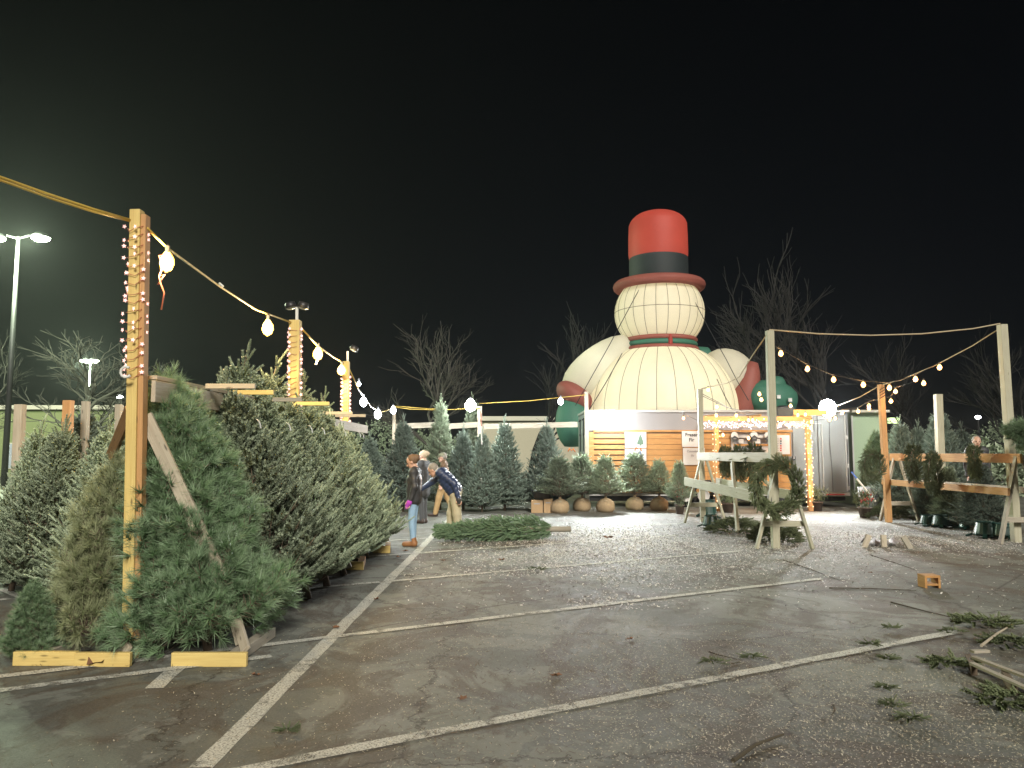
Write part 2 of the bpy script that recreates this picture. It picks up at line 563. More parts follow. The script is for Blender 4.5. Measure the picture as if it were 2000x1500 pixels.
def vnoise(x, y, s, seed):
    r = np.random.default_rng(seed)
    out = np.zeros_like(x)
    for o in range(3):
        gsz = 64
        gr = r.random((gsz, gsz))
        fx, fy = (x * s * 2 ** o) % gsz, (y * s * 2 ** o) % gsz
        ix, iy = fx.astype(int), fy.astype(int); tx, ty = fx - ix, fy - iy
        tx, ty = tx * tx * (3 - 2 * tx), ty * ty * (3 - 2 * ty)
        g00, g10 = gr[ix, iy], gr[(ix + 1) % gsz, iy]; g01, g11 = gr[ix, (iy + 1) % gsz], gr[(ix + 1) % gsz, (iy + 1) % gsz]
        out += (g00 * (1 - tx) * (1 - ty) + g10 * tx * (1 - ty) + g01 * (1 - tx) * ty + g11 * tx * ty) / 2 ** o
    return out / 1.75
def blob(x, y, cx, cy, rx, ry):
    return np.exp(-(((x - cx) / rx) ** 2 + ((y - cy) / ry) ** 2))
def sample(n, x0, x1, y0, y1, dens):
    x = RNG.uniform(x0, x1, n); y = RNG.uniform(y0, y1, n)
    k = RNG.random(n) < dens(x, y)
    return np.stack([x[k], y[k]], 1)
def dens_near(x, y):
    nz = vnoise(x, y, 1.1, 3)
    return np.clip(.025 + 1.5 * blob(x, y, 2.6, 4.9, 1.7, 1.6) * (nz * 1.5) + .30 * blob(x, y, .8, 6.2, 2.4, 2.4) * (nz > .45), 0, 1)
def dens_mid(x, y):
    nz = vnoise(x, y, .8, 5)
    return np.clip(.02 + 1.5 * blob(x, y, 2.2, 14.6, 2.0, 2.5) * (nz * 2.0 - .1) + .8 * blob(x, y, 7.6, 15.2, 2.2, 1.5) * nz * 1.5
                   + .35 * blob(x, y, .3, 9.6, 1.6, 1.6) * (nz > .5) * 1.3, 0, 1)
pos = np.concatenate([sample(110000, -2.6, 5.5, 3.6, 8.5, dens_near)])
scatter_tris(len(pos), pos, (.005, .017), (.002, .006), .009, .013, 'wood_chips', M['chips'])['kind'] = 'stuff'
tag(bpy.data.objects['wood_chips'], 'pale wood chips strewn over the near asphalt', kind='stuff')
pos = sample(190000, -1.6, 10.0, 8.5, 20.5, dens_mid)
o = scatter_tris(len(pos), pos, (.010, .034), (.006, .014), .009, .016, 'sawdust_chips', M['sawdust'])
tag(o, 'bright sawdust and chips in front of the sales hut', kind='stuff')
def dens_lit(x, y):
    nz = vnoise(x, y, .7, 9)
    return np.clip((nz - .42) * 3, 0.04, .9)
pos = sample(60000, -5.5, 6.0, 3.4, 14, dens_lit)
o = scatter_tris(len(pos), pos, (.02, .05), (.0015, .003), .009, .014, 'needle_litter', M['litter'])
tag(o, 'brown fallen needles drifted across the parking lot', kind='stuff')

# ================================================================== FOLIAGE GENERATORS
def frames(d, roll=None):
    d = d / np.linalg.norm(d, axis=1, keepdims=True)
    t = np.where(np.abs(d[:, 2:3]) < .9, np.array([[0, 0, 1.0]]), np.array([[1.0, 0, 0]]))
    x = np.cross(t, d); x /= np.linalg.norm(x, axis=1, keepdims=True)
    y = np.cross(d, x)
    if roll is not None:
        c, s_ = np.cos(roll)[:, None], np.sin(roll)[:, None]
        x, y = x * c + y * s_, -x * s_ + y * c
    return np.stack([x, y, d], 2)
def inst(tv, tf, ts, pos, dirs, scale, tint):
    k = len(pos); n = len(tv)
    Rm = frames(dirs, RNG.uniform(0, 2 * PI, k))
    V = np.einsum('kij,knj->kni', Rm, tv[None] * scale[:, None, None]) + pos[:, None, :]
    F = tf[None] + (np.arange(k) * n)[:, None, None]
    S = np.clip(ts[None] * 1.0 + tint[:, None], 0, 1)
    return V.reshape(-1, 3), F.reshape(-1, 3), S.ravel()
def fir_shoot(nr=6, per=5, wid=.12, rad=.15, seed=0):
    r = np.random.default_rng(seed)
    v, f, s = [], [], []
    # woody core, one thin 3-sided spike
    for k in range(3):
        a = 2 * PI * k / 3; v.append((math.cos(a) * .03, math.sin(a) * .03, 0)); s.append(0)
    v.append((0, 0, 1.0)); s.append(.2); f += [(0, 1, 3), (1, 2, 3), (2, 0, 3)]
    for i in range(nr):
        z0 = .0 + .82 * i / (nr - 1)
        for k in range(per):
            a = 2 * PI * (k + .5 * (i % 2)) / per + r.uniform(-.3, .3)
            c, sn = math.cos(a), math.sin(a)
            rr = rad * r.uniform(.8, 1.1) * (1 - .35 * i / nr)
            b = len(v)
            t = np.array([-sn, c, 0]) * wid * .5
            p0 = np.array([c * .01, sn * .01, z0]); p1 = np.array([c * rr, sn * rr, z0 + .20])
            v += [tuple(p0 - t), tuple(p0 + t), tuple(p1)]; s += [0, 0, .55]
            f.append((b, b + 1, b + 2))
    return np.array(v), np.array(f), np.array(s)
def pine_tuft(n=34, seed=1):
    r = np.random.default_rng(seed)
    v, f, s = [], [], []
    for k in range(n):
        a = r.uniform(0, 2 * PI); el = r.uniform(.12, 1.15)
        d = np.array([math.sin(el) * math.cos(a), math.sin(el) * math.sin(a), math.cos(el)])
        t = np.cross(d, r.normal(size=3)); t /= np.linalg.norm(t); t *= .020
        L = r.uniform(.75, 1.05); z = r.uniform(-.25, .15)
        p0 = np.array([0, 0, z]); p1 = p0 + d * L
        b = len(v)
        v += [tuple(p0 - t), tuple(p0 + t), tuple(p1)]; s += [0, 0, .5]
        f.append((b, b + 1, b + 2))
    return np.array(v), np.array(f), np.array(s)
def twigs(segs, rad0):
    """3-sided tapering twigs: segs (k,2,3)"""
    segs = np.asarray(segs); k = len(segs)
    d = segs[:, 1] - segs[:, 0]
    Rm = frames(d)
    v = []
    for j in range(3):
        a = 2 * PI * j / 3
        off = Rm[:, :, 0] * math.cos(a) + Rm[:, :, 1] * math.sin(a)
        v.append(segs[:, 0] + off * np.asarray(rad0)[:, None])
    v.append(segs[:, 1])
    V = np.stack(v, 1).reshape(-1, 3)
    F = (np.array([(0, 1, 3), (1, 2, 3), (2, 0, 3)])[None] + (np.arange(k) * 4)[:, None, None]).reshape(-1, 3)
    return V, F
def combine(parts):
    V, F, S, I = [], [], [], []; b = 0
    for v, f, s, i in parts:
        V.append(v); F.append(f + b); S.append(s); I.append(np.full(len(f), i)); b += len(v)
    return np.concatenate(V), np.concatenate(F), np.concatenate(S), np.concatenate(I)
def spray(base, axis, L, up, r, step=.085, side=.55, ang=.9):
    """flat branch spray: returns segments and shoots (pos, dir)"""
    segs, rad, sp, sd = [], [], [], []
    axis = axis / np.linalg.norm(axis)
    sidev = np.cross(up, axis); sidev /= np.linalg.norm(sidev) + 1e-9
    curve = up * .18
    def P(s): return base + axis * L * s + curve * L * s * s
    prev = base
    for i in range(1, 5):
        q = P(i / 4); segs.append((prev, q)); rad.append(.004 + .008 * L * (1 - (i - 1) / 4)); prev = q
    n = max(3, int(L * .8 / step)); sg = 1
    for i in range(n):
        s = .18 + .80 * i / n
        for sg in (1, -1):
            if r.random() < .12: continue
            tl = side * L * (1 - s) * r.uniform(.7, 1.15) + .05
            dr = axis * math.cos(ang) + sidev * sg * math.sin(ang) + up * r.uniform(-.05, .35)
            dr /= np.linalg.norm(dr)
            b = P(s); e = b + dr * tl
            segs.append((b, e)); rad.append(.004)
            m = max(1, int(tl / .12))
            for j in range(m):
                u = (j + .6) / m
                for s2 in (1, -1):
                    dd = dr * .75 + np.cross(up, dr) * s2 * .6 + up * r.uniform(.0, .6)
                    sp.append(b + dr * tl * u); sd.append(dd)
            sp.append(e); sd.append(dr + up * .15)
    sp.append(P(1.0)); sd.append(axis + up * .3)
    return segs, rad, sp, sd
SHOOT = [fir_shoot(seed=i) for i in range(3)]
SHOOT_LO = fir_shoot(3, 3, .15, .2, 4)
TUFT = [pine_tuft(seed=i) for i in range(3)]
def fir_crown(name, h, R, nb, seed, mat, shoot=(.14, .20), lo=False, leader=.42, droop=0.0, dens=.55):
    global RNG
    r = np.random.default_rng(seed)
    segs, rad, sp, sd = [], [], [], []
    for i in range(nb):
        t = ((i + .5) / nb) ** 1.15
        z = h * (.07 + .86 * t)
        prof = (1 - t) ** .68 * (1 - .25 * math.exp(-t * 14))
        L = max(.10, R * prof * r.uniform(.78, 1.12))
        az = i * 2.39996 + r.uniform(-.3, .3)
        el = math.radians(8 + 42 * t + r.uniform(-8, 8) - droop)
        ax = np.array([math.cos(az) * math.cos(el), math.sin(az) * math.cos(el), math.sin(el)])
        base = np.array([0, 0, z - L * math.sin(el) * .6])
        if base[2] < .10: base[2] = .10 + r.uniform(0, .1)
        up = np.array([0, 0, 1.0]) - ax * ax[2]; up /= np.linalg.norm(up)
        a, b, c, d = spray(base, ax, L, up, r, step=.085 / dens)
        segs += a; rad += b; sp += c; sd += d
    # leader and top whorl
    top = np.array([0, 0, h * .93])
    segs.append((top, top + np.array([r.uniform(-.02, .02), r.uniform(-.02, .02), leader]))); rad.append(.012)
    for j in range(int(leader / .055)):
        sp.append(top + np.array([0, 0, j * .055])); a = j * 2.4
        sd.append(np.array([math.cos(a) * .35, math.sin(a) * .35, 1.0]))
    for j in range(4):
        a = j * 1.57 + r.uniform(0, 1); e = np.array([math.cos(a) * .55, math.sin(a) * .55, .8])
        for q in range(3):
            sp.append(top + e * .06 * q); sd.append(e + r.normal(0, .15, 3))
    sp, sd = np.array(sp), np.array(sd)
    sd = sd / np.linalg.norm(sd, axis=1, keepdims=True)
    n = len(sp); parts = []
    which = r.integers(0, 3, n)
    sc = r.uniform(shoot[0], shoot[1], n)
    tint = r.choice([-.12, 0, .08, .25], n, p=[.3, .35, .25, .10])
    if lo:
        v, f, s = inst(*SHOOT_LO, sp, sd, sc, tint); parts.append((v, f, s, 0))
    else:
        for w in range(3):
            k = which == w
            v, f, s = inst(*SHOOT[w], sp[k], sd[k], sc[k], tint[k]); parts.append((v, f, s, 0))
    tv, tf = twigs(segs, rad); parts.append((tv, tf, np.zeros(len(tv)), 1))
    V, F, S, I = combine(parts)
    return np_mesh(name, V, F, [mat, M['bark']], I, S)
def pine_crown(name, h, R, nb, seed, mat, tl=(.09, .13), low=.06):
    r = np.random.default_rng(seed)
    segs, rad, sp, sd = [], [], [], []
    for i in range(nb):
        t = ((i + .5) / nb)
        z = h * (low + .9 * t)
        L = max(.12, R * (1 - t) ** .42 * r.uniform(.7, 1.15))
        az = i * 2.39996 + r.uniform(-.4, .4)
        el = math.radians(22 + 40 * t + r.uniform(-12, 12))
        ax = np.array([math.cos(az) * math.cos(el), math.sin(az) * math.cos(el), math.sin(el)])
        base = np.array([0, 0, max(.1, z - L * math.sin(el) * .7)])
        e = base + ax * L
        segs.append((base, e)); rad.append(.012)
        n = max(3, int(L / .07))
        for j in range(n):
            s = .3 + .7 * j / (n - 1 + 1e-9)
            b = base + ax * L * s
            w = .22 * (1.15 - s) * L + .06
            dv = r.normal(0, 1, 3); dv -= ax * dv.dot(ax); dv /= np.linalg.norm(dv)
            for q in range(2):
                dv = dv * (1 if q == 0 else -1)
                tip = b + (dv + ax * .8 + np.array([0, 0, .3])) * w
                segs.append((b, tip)); rad.append(.005)
                sp.append(tip); sd.append(dv * .6 + ax + np.array([0, 0, .15]))
        sp.append(e); sd.append(ax + np.array([0, 0, .4]))
    top = np.array([0, 0, h * .96])
    for j in range(7):
        a = j * 2.4
        sp.append(top + np.array([math.cos(a) * .07, math.sin(a) * .07, .02 * j])); sd.append(np.array([math.cos(a) * .5, math.sin(a) * .5, 1.0]))
    segs.append((np.array([0, 0, h * .8]), top + np.array([0, 0, .1]))); rad.append(.015)
    sp, sd = np.array(sp), np.array(sd)
    n = len(sp); which = r.integers(0, 3, n); sc = r.uniform(tl[0], tl[1], n)
    tint = r.choice([-.1, 0, .1, .25], n, p=[.3, .4, .2, .1]); parts = []
    for w in range(3):
        k = which == w
        v, f, s = inst(*TUFT[w], sp[k], sd[k], sc[k], tint[k])
        parts.append((v, f, s, 0))
    tv, tf = twigs(segs, rad); parts.append((tv, tf, np.zeros(len(tv)), 1))
    V, F, S, I = combine(parts)
    return np_mesh(name, V, F, [mat, M['bark']], I, S)
def trunk_mesh(name, h, r0):
    mb = MB(); pts, rr = [], []
    for i in range(7):
        t = i / 6; pts.append((random.uniform(-.01, .01) * (t > 0), random.uniform(-.01, .01) * (t > 0), h * .95 * t)); rr.append(r0 * (1 - .85 * t))
    mb.tube(pts, rr, 8)
    me = bpy.data.meshes.new(name); me.from_pydata(mb.v, [], mb.f); me.materials.append(M['bark'])
    me.polygons.foreach_set('use_smooth', [True] * len(me.polygons))
    return me
CROWN = {
    'fir_a': (fir_crown('fir_crown', 2.3, .80, 120, 1, M['fir']), 2.3),
    'fir_b': (fir_crown('fir_crown', 2.3, .74, 115, 2, M['fir']), 2.3),
    'fir_c': (fir_crown('fir_crown', 2.3, .86, 125, 3, M['fir'], shoot=(.15, .21)), 2.3),
    'blue_a': (fir_crown('fir_crown', 2.6, 1.08, 125, 4, M['fir_blue'], shoot=(.15, .21), dens=.55), 2.6),
    'blue_b': (fir_crown('fir_crown', 2.6, 1.0, 120, 5, M['fir_blue'], shoot=(.15, .21), dens=.55), 2.6),
    'slim': (fir_crown('fir_crown', 3.4, .70, 130, 6, M['fir'], shoot=(.14, .20), dens=.6), 3.4),
    'small': (fir_crown('fir_crown', 1.15, .54, 75, 7, M['fir'], shoot=(.085, .12), leader=.16, dens=.8), 1.15),
    'pine_a': (pine_crown('pine_crown', 2.75, .80, 290, 8, M['pine'], tl=(.11, .16), low=.02), 2.75),
    'pine_b': (pine_crown('pine_crown', 1.7, .68, 120, 9, M['pine'], tl=(.11, .15), low=.02), 1.7),
}
TRUNK = {k: trunk_mesh('trunk', v[1], .045 if v[1] > 1.5 else .025) for k, v in CROWN.items()}
def tree(kind, base, height, label, cat='fir tree', group=None, top=None, rz=None, name=None, wide=1.0, lift=0.0):
    """a cut tree; 'top' gives the point its tip leans to"""
    nm = name or ('pine_tree' if 'pine' in kind else 'fir_tree')
    b = Vector((base[0], base[1], base[2] if len(base) > 2 else 0))
    e = empty(nm, b, label, cat, group)
    s = height / CROWN[kind][1]
    if top is not None:
        q = (Vector(top) - b).to_track_quat('Z', 'Y')
    else:
        q = Matrix.Identity(3).to_quaternion()
    spin = Matrix.Rotation(rz if rz is not None else random.uniform(0, 2 * PI), 3, 'Z').to_quaternion()
    e.rotation_mode = 'QUATERNION'
    e.rotation_quaternion = q @ spin
    e.scale = (s * wide, s * wide, s)
    link('crown', CROWN[kind][0], e); link('trunk', TRUNK[kind], e)
    return e
# ================================================================== LARGE STRUCTURES
# ---- sales hut (boxy trailer with slatted timber front)
HY = 24.5
hutL, hutR = at(1146, 900, HY).x, at(1660, 900, HY).x
hutT = at(1146, 803, HY).z
hut = empty('sales_trailer', (hutL, HY, 0), 'grey box trailer with a slatted timber front and a serving window', 'trailer')
cw = hutR - hutL
mb = MB()
mb.box(((hutL + hutR) / 2, HY + 1.35, (hutT + .42) / 2 + .02), (cw - .04, 2.5, hutT - .46))
mb.build('body', M['grey_panel'], hut)
xs = [hutL, at(1548, 850, HY).x, hutR]
zb = at(1146, 842, HY).z
mb = MB(); mb.box(((xs[0] + xs[1]) / 2, HY + .06, (zb + hutT) / 2), (xs[1] - xs[0], .07, hutT - zb - .04))
mb.build('fascia_panel', M['grey_panel'], hut)
mb = MB()
mb.box(((hutL + hutR) / 2, HY + .02, hutT), (cw + .06, .12, .07))
mb.box((hutL, HY + 1.3, hutT), (.10, 2.6, .07))
mb.build('roof_edge', M['white_metal'], hut)
M['hut_grey'] = plain('trailer_skin', (.20, .215, .22), .45, 0, .06, 1.5, .04)
dx0, dx1 = at(1592, 850, HY).x, at(1655, 850, HY).x
for a, b in ((xs[1] + .02, at(1598, 850, HY).x - .01), (at(1598, 850, HY).x + .01, dx1 - .01), (dx1 + .01, hutR)):
    mb = MB(); mb.box(((a + b) / 2, HY + .07, (hutT + .45) / 2 - .02), (b - a - .01, .05, hutT - .52))
    mb.build('side_panel', M['hut_grey'], hut)
mb = MB(); mb.beam((at(1606, 850, HY).x, HY + .02, .55), (at(1606, 850, HY).x, HY + .02, 2.62), .03, .03)
mb.beam((at(1606, 850, HY).x - .02, HY + .02, 2.64), (at(1580, 850, HY).x, HY + .02, 2.64), .03, .03)
mb.build('conduit', M['white_metal'], hut)
mb = MB(); x = at(1621, 850, HY).x
mb.tube([(x, HY + .02, 2.7), (x - .01, HY + .01, 2.0), (x + .03, HY + .01, 1.2), (x + .04, HY + .02, .5)], .008, 5); mb.build('cable', M['cable_black'], hut)
mb = MB()
for z in (.6, 1.3, 2.2): mb.box((hutR - .06, HY + .02, z), (.05, .05, .12))
mb.beam((hutR - .1, HY + .03, .5), (hutR - .1, HY + .03, 2.9), .03, .03)
mb.build('door_bolt', M['white_metal'], hut)
p = at(1551, 895, HY); mb = MB(); mb.box((p.x, HY + .03, p.z), (.10, .04, .12)); mb.build('switch_box', M['black_plastic'], hut)
mb = MB(); p = at(1551, 894, HY)
mb.box((p.x, HY + .006, p.z - .01), (.03, .006, .05)); mb.sphere((p.x, HY + .006, p.z + .035), (.014, .004, .014), 6, 4); mb.build('switch_mark', M['paper_white'], hut)
mb = MB(); a, b = at(1614, 966, HY), at(1650, 966, HY)
mb.box(((a.x + b.x) / 2, HY + .03, a.z), (b.x - a.x, .02, .035)); mb.build('reflector', M['print_red'], hut)
mb = MB(); mb.box(((hutL + hutR) / 2, HY + .12, .40), (cw, .10, .10)); mb.build('sill_rail', M['white_metal'], hut)
mb = MB(); mb.box(((hutL + hutR) / 2, HY + .25, .25), (cw - .2, .12, .13)); mb.box(((hutL + hutR) / 2, HY + 2.0, .25), (cw - .2, .12, .13))
for i in range(6): mb.box((hutL + .8 + i * cw / 6, HY + 1.1, .27), (.1, 1.9, .1))
mb.build('chassis', M['dark_metal'], hut)
for wx in (at(1338, 950, HY).x, at(1372, 950, HY).x):
    mb = MB(); R_ = Matrix.Rotation(PI / 2, 3, 'X')
    mb.lathe([(.05, -.1), (.18, -.1), (.30, -.12), (.36, -.09), (.36, .09), (.30, .12)], (wx, HY - .02, .37), 20, R_)
    w = mb.build('wheel', M['black_rubber'], hut, True)
    mb = MB(); mb.lathe([(.0, .1), (.05, .11), (.16, .08), (.17, .115), (.19, .115)], (wx, HY - .02, .37), 16, R_)
    mb.build('rim', M['white_metal'], w, True)
mb = MB(); x0, x1 = at(1318, 950, HY).x, at(1392, 950, HY).x
pr = [(x0, .62), (x0 + .12, .86), (x1 - .12, .86), (x1, .62), (x1 - .03, .62), (x1 - .14, .83), (x0 + .14, .83), (x0 + .03, .62)]
mb.prism(pr, HY - .22, HY + .1); mb.build('mudguard', M['black_plastic'], hut)
# end doors seen on the left side
for k in range(2):
    y0 = HY + .12 + k * 1.22
    mb = MB(); mb.box((hutL - .015, y0 + .6, (hutT + .45) / 2), (.05, 1.18, hutT - .60)); d = mb.build('end_door', M['hut_grey'], hut)
    mb = MB()
    mb.beam((hutL - .06, y0 + .25, .55), (hutL - .06, y0 + .25, hutT - .2), .03, .03)
    for z in (.7, 1.5, 2.3): mb.box((hutL - .06, y0 + .25, z), (.05, .10, .07))
    for q in range(4): mb.box((hutL - .05, y0 + .15 + q * .22, hutT - .24), (.02, .05, .05))
    mb.build('lock_bar', M['dark_metal'], d)
# slats of the front
slat_rows = [850 + i * 10.6 for i in range(11)]
secs = [(1159, 1220), (1222, 1334), (1336, 1398), (1400, 1428)]
fr = [(1150, 1158)]
mb = MB(); a, b = at(1149, 850, HY), at(1159, 850, HY)
mb.box(((a.x + b.x) / 2, HY - .03, 1.42), (b.x - a.x, .10, zb - .50)); mb.build('corner_board', M['clad'], hut)
mb = MB(); a, b = at(1159, 846, HY), at(1548, 846, HY)
mb.box(((a.x + b.x) / 2, HY - .0, zb + .0), (b.x - a.x - .004, .05, .07)); mb.build('trim_board', M['clad'], hut)
for (s0, s1) in secs + [(1506, 1546)]:
    for i, py in enumerate(slat_rows):
        a, b = at(s0, py, HY), at(s1, py, HY)
        deep = .035 if s0 == 1159 else .022
        hh = .125 if s0 == 1159 else .160
        if b.x <= a.x: continue
        if s0 in (1400, 1506) and i < 5 and s0 == 1506: continue
        mb = MB(); mb.box(((a.x + b.x) / 2, HY - .01 + random.uniform(-.004, .004), a.z - .03), (b.x - a.x - .012, deep, hh))
        mb.build('slat', M['clad'], hut)
mb = MB(); a, b = at(1159, 905, HY), at(1428, 905, HY)
mb.box(((a.x + b.x) / 2, HY + .045, 1.42), (b.x - a.x, .03, zb - .50)); mb.build('backing_board', M['bark'], hut)
for i in range(5, 11):
    a, b = at(1430, slat_rows[i], HY), at(1504, slat_rows[i], HY)
    mb = MB(); mb.box(((a.x + b.x) / 2, HY - .01, a.z - .03), (b.x - a.x - .01, .022, .160)); mb.build('slat', M['clad'], hut)
# serving window
wa, wb = at(1429, 853, HY), at(1507, 893, HY)
wnd = MB()
wx0, wx1, wz1, wz0 = wa.x, wb.x, wa.z, wb.z
for bx in (((wx0 + wx1) / 2, wz1, wx1 - wx0 + .08, .07), ((wx0 + wx1) / 2, wz0, wx1 - wx0 + .08, .07),
           (wx0, (wz0 + wz1) / 2, .07, wz1 - wz0 - .08), (wx1, (wz0 + wz1) / 2, .07, wz1 - wz0 - .08),
           ((wx0 * .45 + wx1 * .55), (wz0 + wz1) / 2, .05, wz1 - wz0 - .08)):
    wnd.box((bx[0], HY - .03, bx[1]), (bx[2], .08, bx[3]))
w = wnd.build('serving_window', M['white_metal'], hut)
mb = MB(); mb.box(((wx0 + wx1) / 2, HY + .03, (wz0 + wz1) / 2 - .08), (wx1 - wx0 - .06, .012, wz1 - wz0 - .24)); mb.build('pane', M['glass_frost'], w)
mb = MB(); mb.box(((wx0 + wx1) / 2, HY - .01, wz1 - .26), (wx1 - wx0 - .06, .02, .07)); mb.build('transom', M['clad'], w)
mb = MB(); mb.box(((wx0 + wx1) / 2, HY - .22, wz0 - .06), (wx1 - wx0 + .3, .42, .045)); mb.build('counter', M['lumber_pale'], hut)
for q, (qx, qw) in enumerate(((1446, 9), (1476, 14))):
    c = at(qx, 862, HY); mb = MB(); mb.box((c.x, HY - .08, c.z), (qw * .0163, .012, .13)); s_ = mb.build('notice', M['paper_white'], w)
    mb = MB()
    for r_ in range(2): mb.box((c.x, HY - .09, c.z + .03 - r_ * .05), (qw * .0163 * .8, .004, .02))
    mb.build('print', M['print_grey'], s_)
for px, py in ((1432, 857), (1470, 856), (1497, 857)):
    c = at(px, py, HY)
    mb = MB(); mb.lathe([(0, -.02), (.11, -.02), (.115, 0), (.11, .02), (0, .02)], (c.x, HY - .14, c.z + .10), 16, Matrix.Rotation(PI / 2, 3, 'X'))
    d = mb.build('round_plate', M['paper_white'], hut)
    mb = MB(); pts = [(c.x + .105 * math.sin(2 * PI * k / 5 + (PI if False else 0)), c.z - .01 + .105 * math.cos(2 * PI * k / 5)) for k in range(5)]
    mb.prism(pts, HY - .20, HY - .165); d2 = mb.build('pentagon_badge', M['print_dark'], hut)
    mb = MB(); mb.box((c.x, HY - .204, c.z), (.09, .004, .014)); mb.build('badge_print', M['print_grey'], d2)
# menu board with coloured dots
a, b = at(1510, 850, HY), at(1542, 887, HY)
mb = MB(); mb.box(((a.x + b.x) / 2, HY - .03, (a.z + b.z) / 2), (b.x - a.x, .03, a.z - b.z))
menu = mb.build('menu_board', M['paper_white'], hut)
mb = MB(); mb.box(((a.x + b.x) / 2, HY + .015, (a.z + b.z) / 2), (b.x - a.x + .12, .03, a.z - b.z + .14)); mb.build('menu_frame', M['clad'], hut)
for i, k in enumerate(('print_red', 'print_dark', 'print_blue', 'print_red', 'print_red', 'print_red')):
    c = at(1524, 857 + i * 4.6, HY); mb = MB(); mb.box((c.x, HY - .048, c.z), (.05, .006, .05)); mb.build('dot', M[k], menu)
    mb = MB(); mb.box((c.x - .12, HY - .048, c.z), (.11, .005, .015)); mb.build('print', M['print_grey'], menu)
# posters: two tree charts and two fir names
def text(body, size, loc, mat, parent, rz=0):
    cu = bpy.data.curves.new('lettering', 'FONT'); cu.body = body; cu.size = size; cu.extrude = .002
    cu.align_x = 'CENTER'; cu.align_y = 'CENTER'; cu.materials.append(mat); cu.offset = .004
    o = bpy.data.objects.new('lettering', cu); COL.objects.link(o); o.parent = parent
    o.location = Vector(loc) - ORG[parent.name]; o.rotation_euler = (PI / 2, 0, rz)
    bpy.context.view_layer.update()
    me = bpy.data.meshes.new_from_object(o.evaluated_get(bpy.context.evaluated_depsgraph_get()))
    q = bpy.data.objects.new('lettering', me); COL.objects.link(q); q.parent = parent
    q.location = o.location; q.rotation_euler = o.rotation_euler
    bpy.data.objects.remove(o)
    return q
def poster(p0, p1, label, kind, words=None):
    a, b = at(*p0, HY), at(*p1, HY); y = HY - .05
    mb = MB(); mb.box(((a.x + b.x) / 2, y, (a.z + b.z) / 2), (b.x - a.x, .012, a.z - b.z))
    o = tag(mb.build('poster', M['paper_white']), label, 'sign', 'tree signs on the trailer front')
    W, H = b.x - a.x, a.z - b.z; cx, cz = (a.x + b.x) / 2, (a.z + b.z) / 2
    mb = MB(); tx = cx + W * .22; sc = H * .74 if kind != 'small' else H * .28
    tz = cz - sc / 2 if kind != 'small' else cz - H * .42
    if kind == 'small': tx = cx + W * .38
    out = [(tx, tz + sc)]
    rr = random.Random(3)
    for k in range(1, 8): out.append((tx + sc * .30 * (k / 7) ** .7 + rr.uniform(-.01, .01), tz + sc * (1 - k / 7 * .88)))
    out += [(tx + .02, tz + sc * .09), (tx + .02, tz), (tx - .02, tz), (tx - .02, tz + sc * .09)]
    for k in range(7, 0, -1): out.append((tx - sc * .30 * (k / 7) ** .7 + rr.uniform(-.01, .01), tz + sc * (1 - k / 7 * .88)))
    mb.prism(out[::-1], y - .012, y - .007)
    mb.build('printed_tree', M['print_blue' if kind == 'blue' else 'print_green'], o)
    if words:
        for i, (t, sz, dz, m_) in enumerate(words):
            text(t, sz * H, (cx - W * .06, y - .010, cz + dz * H), M[m_], o)
    return o
poster((1220, 844), (1262, 874.5), 'white poster with a dark green cone tree, upper of the left pair', 'green', [('~~~', .1, .3, 'print_grey')] and None)
poster((1220, 876.5), (1262, 908), 'white poster with a blue grey tree, lower of the left pair', 'blue')
poster((1331, 842), (1373.5, 873), 'white sign reading Fraser Fir beside the pale post', 'small', [('Fraser', .31, .26, 'print_dark'), ('Fir', .31, -.06, 'print_dark'), ('balsam needles, 5-9 ft', .07, -.26, 'print_grey')][:2] + [])
poster((1333, 875), (1376, 908), 'white sign with faded grey lettering below the Fraser Fir sign', 'small', [('Concolor', .17, .30, 'print_grey'), ('Fir', .17, .04, 'print_grey')])

# ---- buildings
BY = 62
M['beige_wall'] = plain('beige_render_wall', (.34, .31, .24), .85, 0, .06, .3, .1)
M['roof_pale'] = plain('pale_roof_edge', (.45, .43, .36), .6, 0, .06, .3, .1)
M['wall_lime_lit'] = plain('lime_lit_wall', (.17, .20, .09), .85, 0, .10, .3, .1)  # lime light falling on the wall is put into its colour
bl = empty('store_building', (8, BY, 0), 'long beige store building behind the back row of trees', 'building')
x0, x1 = at(938, 850, BY).x, at(1700, 850, BY).x; zt = at(1000, 822, BY).z
mb = MB(); mb.box(((x0 + x1) / 2, BY + 8, zt / 2), (x1 - x0, 16, zt)); mb.build('wall', M['beige_wall'], bl)
mb = MB(); mb.box(((x0 + x1) / 2, BY + 7.9, zt + .18), (x1 - x0 + .6, 16.6, .35)); mb.build('roof', M['roof_pale'], bl)
for i in range(5):
    x = x0 + 2 + i * 3.2; mb = MB(); mb.box((x, BY - .05, zt / 2 - .02), (.3, .1, zt - .1)); mb.build('pilaster', M['roof_pale'], bl)
LY = 56
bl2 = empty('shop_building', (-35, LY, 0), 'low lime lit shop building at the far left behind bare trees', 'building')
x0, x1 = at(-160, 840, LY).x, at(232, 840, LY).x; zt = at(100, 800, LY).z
mb = MB(); mb.box(((x0 + x1) / 2, LY + 8, zt / 2), (x1 - x0, 16, zt)); mb.build('wall', M['wall_lime_lit'], bl2)
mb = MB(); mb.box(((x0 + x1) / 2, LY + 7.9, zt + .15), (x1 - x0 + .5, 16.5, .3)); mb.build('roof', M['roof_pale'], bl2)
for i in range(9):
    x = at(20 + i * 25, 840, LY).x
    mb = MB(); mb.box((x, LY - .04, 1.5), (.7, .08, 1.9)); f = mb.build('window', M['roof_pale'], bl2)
    mb = MB(); mb.box((x, LY - .09, 1.5), (.58, .04, 1.76)); mb.build('pane', M['glass_frost'], f)
